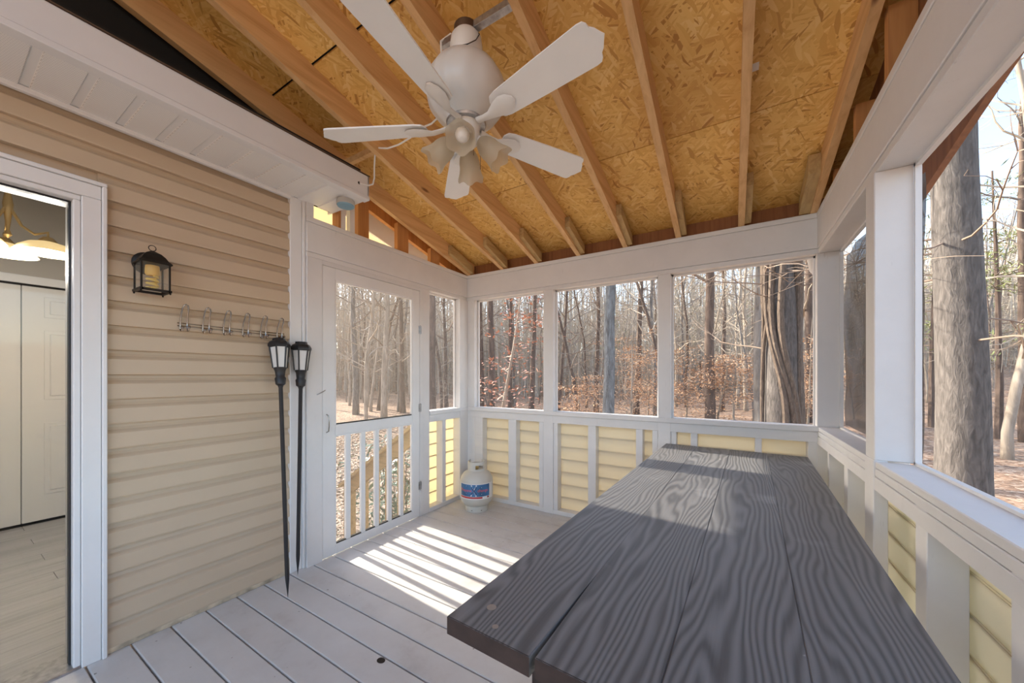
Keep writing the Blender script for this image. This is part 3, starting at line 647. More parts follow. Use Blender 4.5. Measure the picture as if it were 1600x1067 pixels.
tube('hanging_ring', [(cx, 0.015 * math.cos(t), 0.146 + 0.015 * math.sin(t)) for t in [i * math.pi / 8 for i in range(17)]], 0.002, M_bronze, ln, 6)
for i, j in ((1, 1), (-1, 1), (-1, -1), (1, -1)): box('corner_bar', cx + i * a - 0.004, cx + i * a + 0.004, j * a - 0.004, j * a + 0.004, -0.088, 0.056, M_bronze, ln, 0.001)
bm = bmesh.new()
for x0, x1, y0, y1 in ((cx - a - 0.008, cx + a + 0.008, -a - 0.008, -a + 0.006), (cx - a - 0.008, cx + a + 0.008, a - 0.006, a + 0.008), (cx - a - 0.008, cx - a + 0.006, -a, a), (cx + a - 0.006, cx + a + 0.008, -a, a)): add_box(bm, x0, x1, y0, y1, -0.094, -0.082)
for i, j in ((1, 1), (-1, 1), (-1, -1), (1, -1)): add_lathe(bm, [(0.0, -0.106), (0.005, -0.100), (0.003, -0.094)], 8, Matrix.Translation((cx + i * (a + 0.002), j * (a + 0.002), 0)))
obj('bottom_frame', bm, M_bronze, ln)
M_lglass = screen_mat('lantern_glass', (0.72, 0.70, 0.62), 0.16)
for i, j in ((1, 0), (-1, 0), (0, 1), (0, -1)):
    if i: pane('glass_pane', ln, M_lglass, [(cx + i * a, -a, -0.085), (cx + i * a, a, -0.085), (cx + i * a, a, 0.056), (cx + i * a, -a, 0.056)])
    else: pane('glass_pane', ln, M_lglass, [(cx - a, j * a, -0.085), (cx + a, j * a, -0.085), (cx + a, j * a, 0.056), (cx - a, j * a, 0.056)])
M_amber = plain('amber_bulb', (0.80, 0.50, 0.12), 0.35)
lathe('bulb_base', [(0.0, 0.05), (0.028, 0.05), (0.030, 0.03), (0.030, 0.005), (0.024, -0.005), (0.0, -0.005)], M_amber, ln, 18, Matrix.Translation((cx, 0, 0)))
tube('bulb_spiral', [(cx + 0.022 * math.cos(t * 0.7), 0.022 * math.sin(t * 0.7), -0.006 - 0.0026 * t) for t in range(0, 27)], 0.0065, plain('amber_tube', (0.85, 0.62, 0.15), 0.3), ln, 8)

hk = thing('hook_rack', 'chrome wire rack with six coat hooks on the beige siding', 'coat rack', (XH + 0.006, 0.717, 1.50))
for z in (0.022, 0.036): tube('rail', [(0.004, -0.025, z + 0.003), (0.004, 0.49, z - 0.004)], 0.0028, M_chrome, hk, 8)
hs = None
for k in range(6):
    if hs is None:
        bm = bmesh.new()
        pts = [(0.006, -0.014, 0.0), (0.006, -0.014, 0.03), (0.012, -0.013, 0.07), (0.030, -0.012, 0.105), (0.036, -0.008, 0.120), (0.038, 0, 0.125), (0.036, 0.008, 0.120), (0.030, 0.012, 0.105), (0.012, 0.013, 0.07), (0.006, 0.014, 0.03), (0.008, 0.014, 0.004), (0.018, 0.013, -0.008), (0.030, 0.012, -0.004), (0.034, 0.012, 0.008)]
        add_tube(bm, pts, 0.0034, 8); add_tube(bm, [(0.006, -0.014, 0.0), (0.014, -0.014, -0.010), (0.026, -0.013, -0.008), (0.030, -0.013, 0.004)], 0.0034, 8)
        hs = obj('hook', bm, M_chrome, hk, True)
        bl = lathe('hook_tip', [(0.0, 0.008), (0.006, 0.006), (0.0085, 0.0), (0.006, -0.006), (0.0, -0.008)], M_chrome, hs, 12, Matrix.Translation((0.034, 0.012, 0.012)))
        bl2 = lathe('hook_tip', [(0.0, 0.008), (0.006, 0.006), (0.0085, 0.0), (0.006, -0.006), (0.0, -0.008)], M_chrome, hs, 12, Matrix.Translation((0.030, -0.013, 0.008)))
        h = hs
    else: h = cp(hs, 'hook', hk); cp(bl, 'hook_tip', h); cp(bl2, 'hook_tip', h)
    h.location = (0, 0.0 + 0.0925 * k, 0.008 - 0.0015 * k)

def torch(label, base, top):
    b, t = Vector(base), Vector(top); d = t - b; L = d.length
    o = thing('garden_torch', label, 'solar torch', base, 0, 'solar torches leaning in the house corner')
    o.rotation_mode = 'QUATERNION'; o.rotation_quaternion = d.to_track_quat('Z', 'Y')
    lathe('stake', [(0.0, 0.0), (0.010, 0.10), (0.0115, 0.13), (0.0115, L - 0.30), (0.014, L - 0.295), (0.014, L - 0.28)], M_black, o, 14)
    lathe('funnel', [(0.014, L - 0.29), (0.026, L - 0.28), (0.030, L - 0.245), (0.024, L - 0.235), (0.028, L - 0.20), (0.036, L - 0.18)], M_black, o, 18)
    lathe('frosted_body', [(0.035, L - 0.18), (0.040, L - 0.14), (0.048, L - 0.055), (0.050, L - 0.05)], plain('frosted_white', (0.70, 0.69, 0.66), 0.4), o, 6)
    for k in range(6):
        a_ = 2 * math.pi * k / 6
        tube('rib', [(0.037 * math.cos(a_), 0.037 * math.sin(a_), L - 0.182), (0.042 * math.cos(a_), 0.042 * math.sin(a_), L - 0.13), (0.052 * math.cos(a_), 0.052 * math.sin(a_), L - 0.05)], 0.0045, M_black, o, 6)
    lathe('cap', [(0.053, L - 0.056), (0.060, L - 0.050), (0.060, L - 0.036), (0.050, L - 0.02), (0.036, L - 0.012), (0.034, L), (0.0, L)], M_black, o, 6)
    return o
torch('black solar torch leaning on the beige siding with its stake further out', (-2.161, 1.099, 0.0), (-2.3635, 1.150, 1.495))
torch('black solar torch standing upright against the white corner trim', (-2.352, 1.255, 0.0), (-2.3595, 1.282, 1.485))

# ------------------------------------------------------------------ propane tank
M_tank = plain('tank_cream', (0.60, 0.58, 0.52), 0.35, var=0.05, scale=5)
pt = thing('propane_tank', 'cream propane cylinder with a blue label in the back corner', 'gas cylinder', (-2.081, 2.775, 0.0), math.atan2(-2.775, 2.081))
lathe('cylinder', [(0.0, 0.035), (0.06, 0.037), (0.115, 0.055), (0.145, 0.09), (0.1555, 0.13), (0.1555, 0.27), (0.150, 0.305), (0.128, 0.345), (0.09, 0.372), (0.04, 0.384), (0.0, 0.386)], M_tank, pt, 48)
bm = bmesh.new(); add_lathe(bm, [(0.102, 0.0), (0.106, 0.0), (0.110, 0.045), (0.106, 0.058), (0.102, 0.058), (0.104, 0.03)], 40, caps=(False, False)); obj('foot_ring', bm, M_tank, pt, True)
for a_ in (-25, 25): 
    o = lathe('vent_hole', [(0.0, 0.0012), (0.007, 0.0010), (0.008, 0.0)], M_dark, pt, 10, Matrix.Rotation(R(a_), 4, 'Z') @ Matrix.Translation((0.1065, 0, 0.022)) @ Matrix.Rotation(R(90), 4, 'Y'))
bm = bmesh.new()                                  # collar: ring wall with hand holes
N = 48; r0, r1 = 0.078, 0.084; zs = [0.368, 0.392, 0.428, 0.458]
def colv(i, r, z): a_ = 2 * math.pi * i / N; return bm.verts.new((r * math.cos(a_), r * math.sin(a_), z))
grid = [[[colv(i, r, z) for z in zs] for r in (r0, r1)] for i in range(N)]
for i in range(N):
    j = (i + 1) % N; deg = 360 * i / N
    for s_ in range(3):
        if s_ == 1 and (abs((deg + 180) % 360 - 180 - 14) < 26 or abs((deg - 130 + 180) % 360 - 180) < 26 or abs((deg - 235 + 180) % 360 - 180) < 14): continue
        if s_ == 2 and abs((deg - 180 + 180) % 360 - 180) < 40: continue
        for q in (0, 1): bm.faces.new((grid[i][q][s_], grid[j][q][s_], grid[j][q][s_ + 1], grid[i][q][s_ + 1]))
        for t_ in (s_, s_ + 1):
            q4 = (grid[i][0][t_], grid[j][0][t_], grid[j][1][t_], grid[i][1][t_])
            if bm.faces.get(q4) is None: bm.faces.new(q4)
obj('collar', bm, M_tank, pt)
bm = bmesh.new(); add_lathe(bm, [(0.016, 0.38), (0.016, 0.43), (0.010, 0.435), (0.0, 0.436)], 14); add_lathe(bm, [(0.0, 0.05), (0.02, 0.05), (0.022, 0.03), (0.012, 0.02), (0.012, -0.01)], 12, Matrix.Translation((0, 0, 0.405)) @ Matrix.Rotation(R(90), 4, 'Y')); obj('valve', bm, plain('brass', (0.42, 0.30, 0.12), 0.35, 0.9), pt, True)
def patch(name, a0, a1, z0, z1, r, mat, par, n=20):
    bm = bmesh.new(); v = [[bm.verts.new((r * math.cos(a0 + (a1 - a0) * i / n), r * math.sin(a0 + (a1 - a0) * i / n), z)) for z in (z0, z1)] for i in range(n + 1)]
    for i in range(n): bm.faces.new((v[i][0], v[i + 1][0], v[i + 1][1], v[i][1]))
    return obj(name, bm, mat, par, True)
lab = patch('label_sheet', R(-70), R(68), 0.135, 0.278, 0.1562, plain('label_white', (0.78, 0.77, 0.76), 0.4), pt)
patch('label_blue', R(-66), R(48), 0.163, 0.272, 0.1566, plain('label_blue', (0.05, 0.17, 0.36), 0.4, var=0.5, scale=9), lab)
patch('label_band', R(-66), R(20), 0.145, 0.160, 0.1566, plain('label_red', (0.50, 0.03, 0.04), 0.4), lab)
patch('label_mark', R(38), R(46), 0.145, 0.160, 0.1566, plain('label_darkred', (0.30, 0.02, 0.03), 0.4), lab)
M_lw = plain('label_burst', (0.80, 0.82, 0.84), 0.4)
bm = bmesh.new()
for ang in (20, 62, 115, 152, 200, 242, 295, 335):  # burst of pale rays around the middle of the label
    c_, s_ = math.cos(R(ang)), math.sin(R(ang)); L_ = min(0.075 / max(abs(c_), 0.2), 0.050 / max(abs(s_), 0.2)); w_ = 0.005
    q = []
    for u, w in ((0.004, -w_ * 0.3), (L_, -w_), (L_, w_), (0.004, w_ * 0.3)):
        xx = u * c_ - w * s_; zz = u * s_ + w * c_; aa = xx / 0.1568 + R(-10); q.append(bm.verts.new((0.1568 * math.cos(aa), 0.1568 * math.sin(aa), min(0.271, max(0.164, 0.218 + zz)))))
    bm.faces.new(q)
obj('label_rays', bm, M_lw, lab)
def wrap_text(txt, size, ac, zc_, r, mat, name, par):
    cu = bpy.data.curves.new(name, 'FONT'); cu.body = txt; cu.size = size; cu.align_x = 'CENTER'; cu.resolution_u = 2
    to = bpy.data.objects.new('tmp', cu); COL.objects.link(to); dg = bpy.context.evaluated_depsgraph_get(); me = bpy.data.meshes.new_from_object(to.evaluated_get(dg))
    bpy.data.objects.remove(to); bpy.data.curves.remove(cu)
    for v in me.vertices:
        aa = ac + v.co.x / r; zz = zc_ + v.co.y; v.co = (r * math.cos(aa), r * math.sin(aa), zz)
    return link(name, me, mat, par)
M_red = plain('label_red_text', (0.80, 0.12, 0.12), 0.4)
wrap_text('Propane', 0.038, R(-40), 0.206, 0.1572, M_red, 'lettering', lab); wrap_text('X', 0.085, R(-9), 0.186, 0.1574, plain('label_navy', (0.02, 0.04, 0.14), 0.4), 'lettering', lab); wrap_text('change', 0.038, R(22), 0.206, 0.1572, M_red, 'lettering', lab)

# ------------------------------------------------------------------ kitchen pendant
M_gold = plain('satin_gold', (0.62, 0.47, 0.25), 0.3, metal=0.7)
pd = thing('pendant_chandelier', 'gold scroll chandelier with glowing alabaster bowl shades in the kitchen', 'chandelier', (-3.45, 0.265, 1.985))
def glow_mat():
    m, nt, b = newmat('glowing_alabaster'); b.inputs['Base Color'].default_value = (0.85, 0.72, 0.48, 1)
    b.inputs['Emission Color'].default_value = (1.0, 0.72, 0.32, 1); b.inputs['Emission Strength'].default_value = 0.16; return m
M_glow = glow_mat()
m_b, nt_b, b_b = newmat('lit_bulb'); b_b.inputs['Emission Color'].default_value = (1.0, 0.85, 0.55, 1); b_b.inputs['Emission Strength'].default_value = 1.2
tube('stem', [(0, 0, kz(-3.45) - 1.985), (0, 0, 0.30)], 0.006, M_gold, pd); tube('finial_ring', [(0.03 * math.cos(t), 0.0, 0.33 + 0.03 * math.sin(t)) for t in [i * math.pi / 8 for i in range(17)]], 0.003, M_gold, pd, 6)
lathe('hub', [(0.0, 0.31), (0.012, 0.30), (0.02, 0.24), (0.016, 0.20), (0.006, 0.10), (0.015, 0.07), (0.0, 0.05)], M_gold, pd, 16)
for k, ang in enumerate((60, 180, 300)):
    c_, s_ = math.cos(R(ang)), math.sin(R(ang)); rr = 0.15
    ar = tube('arm', [(0.01 * c_, 0.01 * s_, 0.22), (0.05 * c_, 0.05 * s_, 0.13), (0.10 * c_, 0.10 * s_, 0.09), (rr * c_, rr * s_, 0.11), (rr * c_, rr * s_, 0.06)], 0.007, M_gold, pd)
    lathe('shade_cap', [(0.0, 0.085), (0.02, 0.08), (0.035, 0.06), (0.04, 0.05)], M_gold, ar, 16, Matrix.Translation((rr * c_, rr * s_, 0)))
    lathe('shade', [(0.038, 0.052), (0.075, 0.040), (0.108, 0.015), (0.125, -0.012), (0.121, -0.012), (0.104, 0.010), (0.072, 0.034), (0.036, 0.046)], M_glow, ar, 32, Matrix.Translation((rr * c_, rr * s_, 0)), None, (False, False))
    lathe('bulb', [(0.0, -0.03), (0.018, -0.024), (0.026, -0.008), (0.02, 0.012), (0.012, 0.03)], m_b, ar, 16, Matrix.Translation((rr * c_, rr * s_, 0)))
    ld = bpy.data.lights.new('pendant_light', 'POINT'); ld.energy = 3.2; ld.color = (1.0, 0.93, 0.84); ld.shadow_soft_size = 0.026
    lo = bpy.data.objects.new('pendant_light', ld); COL.objects.link(lo); lo.parent = pd; lo.location = (rr * c_, rr * s_, -0.058)   # at the tip of its own bulb

# ------------------------------------------------------------------ outside: ground
def gz(x, y):
    d = math.hypot(x + 1.0, y - 1.5); base = -1.05
    rise = max(0, d - 10) * 0.030 + max(0, d - 34) * 0.09
    return base + rise + 0.12 * noise.noise(Vector((x * 0.18, y * 0.18, 0.0))) + 0.5 * noise.noise(Vector((x * 0.03, y * 0.03, 4.0))) * min(1, d / 15)
def ground_mat():
    m, nt, b = newmat('leaf_litter_ground'); v = coords(nt, (1, 1, 1), False)
    vo = nt.nodes.new('ShaderNodeTexVoronoi'); vo.inputs['Scale'].default_value = 16; nt.links.new(v, vo.inputs['Vector'])
    sep = nt.nodes.new('ShaderNodeSeparateColor'); nt.links.new(vo.outputs['Color'], sep.inputs[0])
    c = ramp(nt, sep.outputs[0], [(0.0, (0.16, 0.09, 0.05)), (0.4, (0.34, 0.20, 0.12)), (0.75, (0.46, 0.30, 0.19)), (1.0, (0.60, 0.45, 0.33))])
    n = noise_n(nt, v, 0.5, 4); st = ramp(nt, n.outputs[0], [(0.3, (0.7, 0.66, 0.6)), (0.65, (1, 1, 1))]); c = mixc(nt, 1.0, c, st, 'MULTIPLY')
    nt.links.new(c, b.inputs['Base Color']); b.inputs['Roughness'].default_value = 0.9; bump(nt, b, sep.outputs[1], 0.6, 0.03); return m
N = 110; ext = 85.0; verts = []; faces = []
def gm(t): return ext * (0.25 * t + 0.75 * t ** 3)
for j in range(N + 1):
    for i in range(N + 1):
        x = gm(2 * i / N - 1); y_ = gm(2 * j / N - 1) + 1; verts.append((x, y_, gz(x, y_)))
for j in range(N):
    for i in range(N): q = j * (N + 1) + i; faces.append((q, q + 1, q + N + 2, q + N + 1))
me = bpy.data.meshes.new('ground'); me.from_pydata(verts, [], faces); me.polygons.foreach_set('use_smooth', [True] * len(faces))
struct(link('ground', me, ground_mat()), 'leaf covered forest floor around the porch', 'ground')

rng = random.Random(5)
# fallen leaves near the door
verts = []; faces = []
for i in range(20000):
    x = -3.0 - 12.0 * rng.random() ** 1.4; y_ = -x * (0.55 + 0.40 * rng.random()) + rng.uniform(-0.4, 0.4); z = gz(x, y_) + 0.015; a_ = rng.random() * 6.28; s_ = rng.uniform(0.035, 0.065)
    n0 = len(verts)
    for u, w in ((-1, 0), (0, -0.5), (1, 0), (0, 0.5)): verts.append((x + s_ * (u * math.cos(a_) - w * math.sin(a_)), y_ + s_ * (u * math.sin(a_) + w * math.cos(a_)), z + rng.uniform(-0.008, 0.02)))
    faces.append((n0, n0 + 1, n0 + 2, n0 + 3))
me = bpy.data.meshes.new('fallen_leaves'); me.from_pydata(verts, [], faces)
o = tag(link('fallen_leaves', me, plain('dry_leaf', (0.50, 0.36, 0.25), 0.7, var=0.75, scale=9)), 'dry brown leaves scattered on the ground by the steps', 'leaves'); o['kind'] = 'stuff'

# ------------------------------------------------------------------ outside: stair rail and shrub
sr = thing('stair_railing', 'weathered wooden stair railing descending outside the screen door', 'railing', (0, 0, 0))
YR = 2.45; sl = (0.751 - 0.155) / (3.494 - 2.592)
def rz_(x): return 0.751 + (x + 2.592) * sl
prism('hand_rail', [(-2.50, rz_(-2.50) - 0.14), (-2.50, rz_(-2.50) + 0.0), (-3.60, rz_(-3.60) + 0.0), (-3.60, rz_(-3.60) - 0.14)], 1, YR - 0.02, YR + 0.018, M_rail, sr)
prism('rail_cap', [(-2.48, rz_(-2.48) + 0.001), (-2.48, rz_(-2.48) + 0.036), (-3.66, rz_(-3.66) + 0.036), (-3.66, rz_(-3.66) + 0.001)], 1, YR - 0.07, YR + 0.07, M_rail, sr)
for x in (-2.62, -2.80, -2.98, -3.16, -3.34): box('baluster', x - 0.03, x + 0.03, YR + 0.02, YR + 0.058, rz_(x) - 0.85, rz_(x) - 0.03, M_rail, sr, 0.002)
box('rail_post', -3.60, -3.51, YR - 0.045, YR + 0.045, gz(-3.5, YR) - 0.1, rz_(-3.55) + 0.0, M_rail, sr, 0.004)
box('rail_post', -3.75, -3.69, YR - 0.65, YR - 0.59, gz(-3.5, YR) - 0.1, 0.10, M_rail, sr, 0.004)

def leaf_cluster(name, pts, size, mat, parent, rn, flat=0.4, aspect=0.5):
    verts = []; faces = []
    for p in pts:
        d = Vector((rn.uniform(-1, 1), rn.uniform(-1, 1), rn.uniform(-flat, flat))).normalized(); n_ = d.cross(Vector((rn.uniform(-flat, flat), rn.uniform(-flat, flat), 1))).normalized(); s_ = size * rn.uniform(0.7, 1.3)
        n0 = len(verts); p = Vector(p)
        for v in (p - d * s_, p - n_ * s_ * aspect, p + d * s_, p + n_ * s_ * aspect): verts.append(v)
        faces.append((n0, n0 + 1, n0 + 2, n0 + 3))
    me = bpy.data.meshes.new(name); me.from_pydata(verts, [], faces); return link(name, me, mat, parent)
rn = random.Random(8)
shr = thing('evergreen_shrub', 'glossy dark green shrub growing beside the stair railing', 'shrub', (-3.55, 3.1, gz(-3.55, 3.1)))
bm = bmesh.new()
for k in range(14):
    a_ = rn.random() * 6.28; r_ = rn.uniform(0.1, 0.45); add_tube(bm, [(0, 0, 0), (r_ * 0.5 * math.cos(a_), r_ * 0.5 * math.sin(a_), 0.55), (r_ * math.cos(a_), r_ * math.sin(a_), rn.uniform(0.9, 1.45))], [0.012, 0.008, 0.004], 5)
obj('stems', bm, plain('shrub_stem', (0.10, 0.07, 0.04), 0.8), shr)
leaf_cluster('foliage', [(max(-0.6, min(0.6, rn.gauss(0, 0.3))), max(-0.5, min(0.5, rn.gauss(0, 0.24))), rn.uniform(0.25, 1.5)) for _ in range(1100)], 0.055, plain('rhododendron_leaf', (0.13, 0.22, 0.15), 0.25, var=0.5, scale=7), shr, rn, 0.7, 0.32)

# ------------------------------------------------------------------ outside: trees
def bark(name, dark, light, sc=7.0):
    m, nt, b = newmat(name); v = coords(nt, (sc, sc, sc * 0.22)); n = noise_n(nt, v, 1.0, 6, 0.65, 0.8)
    c = ramp(nt, n.outputs[0], [(0.32, dark), (0.55, [(a + l) / 2 for a, l in zip(dark, light)]), (0.72, light)])
    nt.links.new(c, b.inputs['Base Color']); b.inputs['Roughness'].default_value = 0.9; bump(nt, b, n.outputs[0], 0.7, 0.03); return m
M_bark = [bark('brown_bark', (0.07, 0.046, 0.033), (0.22, 0.15, 0.11)), bark('grey_bark', (0.10, 0.085, 0.072), (0.30, 0.265, 0.23)), bark('pale_bark', (0.24, 0.19, 0.14), (0.52, 0.44, 0.35)), bark('lichen_bark', (0.07, 0.067, 0.063), (0.27, 0.285, 0.285), 14)]
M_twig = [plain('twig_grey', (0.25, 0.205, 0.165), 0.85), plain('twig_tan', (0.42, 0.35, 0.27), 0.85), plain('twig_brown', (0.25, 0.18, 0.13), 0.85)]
M_near = [bark('rugged_bark', (0.045, 0.037, 0.032), (0.175, 0.152, 0.134), 24), bark('shaggy_bark', (0.06, 0.042, 0.03), (0.21, 0.15, 0.105), 34)]
def path(rn, p, d, L, n, wob, upb=0.0):
    pts = [Vector(p)]; d = Vector(d).normalized()
    for i in range(n):
        d = (d + Vector((rn.gauss(0, wob), rn.gauss(0, wob), rn.gauss(0, wob) + upb))).normalized(); pts.append(pts[-1] + d * (L / n))
    return pts
def build_tree(seed, H, r0, crook, b0, nb, bl, sub=3, subsub=2):
    """returns (trunk mesh, branch mesh), base at the origin"""
    rn = random.Random(seed); bm = bmesh.new(); n = 14; tp = [Vector((0, 0, -0.4))]; d = Vector((0, 0, 1))
    for i in range(n):
        d = (d + Vector((rn.gauss(0, crook), rn.gauss(0, crook), 0.25))).normalized(); tp.append(tp[-1] + d * ((H + 0.4) / n))
    rad = [r0 * (1.18 if i == 0 else 1.0) * (1 - 0.80 * i / n) for i in range(n + 1)]
    add_tube(bm, tp, rad, 10); tm = bpy.data.meshes.new('trunk'); bm.to_mesh(tm); bm.free(); tm.polygons.foreach_set('use_smooth', [True] * len(tm.polygons))
    bm = bmesh.new()
    for k in range(nb):
        t = b0 + (1 - b0) * (k + rn.random()) / nb; i = min(n - 1, int(t * n)); p = tp[i].lerp(tp[i + 1], t * n - i); a_ = rn.random() * 6.283
        L = bl * (1.15 - 0.75 * t) * rn.uniform(0.6, 1.25); rb = max(0.006, min(rad[i] * 0.45, 0.012 + L * 0.011))
        bp = path(rn, p, (math.cos(a_), math.sin(a_), rn.uniform(0.15, 0.9)), L, 6, 0.16, 0.04)
        add_tube(bm, bp, [rb * (1 - 0.82 * q / 6) for q in range(7)], 4, False)
        for s_ in range(sub):
            j = rn.randint(2, 6); dd = (bp[j] - bp[j - 1]).normalized() + Vector((rn.gauss(0, .7), rn.gauss(0, .7), rn.gauss(0.15, .5)))
            L2 = L * rn.uniform(0.25, 0.55); sp_ = path(rn, bp[j], dd, L2, 4, 0.2, 0.03); r2 = max(0.0035, rb * 0.42)
            add_tube(bm, sp_, [r2 * (1 - 0.75 * q / 4) for q in range(5)], 3, False)
            for u in range(subsub):
                j2 = rn.randint(1, 4); d3_ = (sp_[j2] - sp_[j2 - 1]).normalized() + Vector((rn.gauss(0, .7), rn.gauss(0, .7), rn.gauss(0.1, .5)))
                add_tube(bm, path(rn, sp_[j2], d3_, L2 * rn.uniform(0.3, 0.6), 3, 0.2), [0.0034, 0.003, 0.0025, 0.002], 3, False)
    br = bpy.data.meshes.new('branches'); bm.to_mesh(br); bm.free(); return tm, br
BIG = [build_tree(10 + i, 17, 0.17, 0.035, 0.30, 26, 3.4, 4, 3) for i in range(4)]
MID = [build_tree(30 + i, 12, 0.075, 0.07, 0.18, 30, 2.4, 4, 3) for i in range(4)]
SAP = [build_tree(50 + i, 6.5, 0.030, 0.11, 0.08, 30, 1.6, 4, 3) for i in range(5)]
PLACED = []
def put_tree(kind, variant, x, y_, radius, lean=(0, 0), name='bare_tree', label='', group=None, bk=0, tw=0, rn=None, zs=1.0):
    src, r0 = {'b': (BIG, 0.17), 'm': (MID, 0.075), 's': (SAP, 0.03)}[kind]
    tm, br = src[variant % len(src)]; s = radius / r0; PLACED.append((x, y_))
    def inst(me_, nm, mat, par):
        o_ = bpy.data.objects.new(nm, me_); COL.objects.link(o_)
        if not me_.materials: me_.materials.append(mat)
        o_.material_slots[0].link = 'OBJECT'; o_.material_slots[0].material = mat; o_.parent = par; return o_
    t = inst(tm, name, M_bark[bk], None); t.location = (x, y_, gz(x, y_)); t.scale = (s, s, max(0.75, min(1.3, s)) * zs)
    t.rotation_euler = (lean[0], lean[1], (rn or rng).random() * 6.283); tag(t, label, 'tree', group)
    inst(br, 'branches', M_twig[tw], t); return t
Fv = Vector((-math.sin(YAW), math.cos(YAW))); Rv = Vector((math.cos(YAW), math.sin(YAW)))
def bearing(px, depth): p = Fv * depth + Rv * ((px - 800) / F_PX * depth); return p.x, p.y
# trunks that stand out: bearing, apparent width, diameter, bark, twig, lean across the view (m per m), label
VIEWS = ((660, 'outside the screen door'), (737, 'outside the narrow screen beside the door'), (858, 'behind the back screen above the gas cylinder'), (1038, 'behind the middle back screen'), (1290, 'behind the back screen above the table end'), (9999, 'outside the right side screen'))
def view_of(px): return next(t for lim, t in VIEWS if px < lim)
BARKS = ('brown', 'grey', 'pale')
TR_LIST = [
    (556, 10, .34, 1, 0, .00, 'tall grey trunk seen through the screen door, thickest of that group'), (569, 4, .18, 0, 0, -.03, None), (579, 5, .18, 2, 1, .02, None), (590, 6, .22, 0, 2, 0, None), (600, 10, .32, 2, 0, .0, 'pale tan trunk near the middle of the screen door view'), (622, 5, .18, 1, 1, .03, None), (630, 9, .32, 0, 2, .01, 'brown trunk beside the hinge side of the screen door'), (641, 3, .14, 0, 0, .05, None),
    (676, 13, .38, 0, 2, .0, 'dark brown trunk beside the hinge post in the narrow screen'), (690, 5, .18, 0, 0, .0, None), (698, 7, .26, 0, 2, .0, None), (714, 3, .14, 1, 0, .06, None),
    (741, 4, .18, 0, 2, 0, None), (753, 9, .32, 0, 2, 0, 'brown trunk behind russet leaves near the tank corner'), (767, 12, .36, 0, 2, .01, 'dark trunk behind russet leaves, thicker of a close pair'), (796, 8, .26, 0, 0, .0, None), (803, 5, .2, 1, 0, 0, None), (830, 9, .30, 0, 2, .05, 'dark leaning trunk with a forked limb'),
    (872, 6, .22, 0, 2, 0, None), (904, 6, .2, 0, 0, -.06, 'thin crooked forked trunk in the middle screen'), (916, 4, .16, 0, 0, .0, None), (931, 8, .28, 0, 2, .0, 'slim brown trunk touching the thick grey lichen trunk'), (948, 20, .40, 3, 0, .0, 'thick blue grey lichen covered trunk in the middle screen'), (994, 10, .32, 0, 2, -.03, 'brown trunk wrapped in a climbing vine'), (1024, 7, .22, 1, 0, 0, None),
    (1057, 5, .2, 2, 1, 0, None), (1073, 5, .2, 0, 1, 0, None), (1108, 16, .36, 0, 2, .0, 'straight reddish brown trunk in the wide right screen of the back wall'), (1105, 4, .14, 2, 1, .03, None), (1128, 7, .24, 0, 1, 0, None), (1166, 7, .24, 2, 1, .0, None), (1187, 20, .38, 1, 1, .01, 'grey trunk right beside the huge vine covered trunk'), (1251, 11, .30, 2, 1, 0, 'pale straight trunk beside the huge vine covered trunk'), (1265, 13, .34, 0, 1, 0, 'reddish trunk next to the corner post'),
    (1574, 13, .20, 2, 1, -.10, 'thin pale leaning tree right of the big side trunk'), (1604, 14, .26, 0, 0, 0, None), (1448, 4, .14, 2, 1, 0, None)]
for i, (px, w, dia, bk, tw, lean, lab_) in enumerate(TR_LIST):
    D = dia * F_PX / w; x, y_ = bearing(px, D)
    lab2 = lab_ or '%s thin bare trunk standing out %s' % (('brown', 'grey', 'pale', 'bluish')[bk], view_of(px))
    ang = (-(Rv.y) * lean * -1, Rv.x * lean)
    put_tree('b' if dia > .23 else 'm', i, x, y_, dia / 2, (-Rv.y * lean, Rv.x * lean), 'woodland_tree', lab2, None if lab_ else 'thin trunks ' + view_of(px), bk, tw)
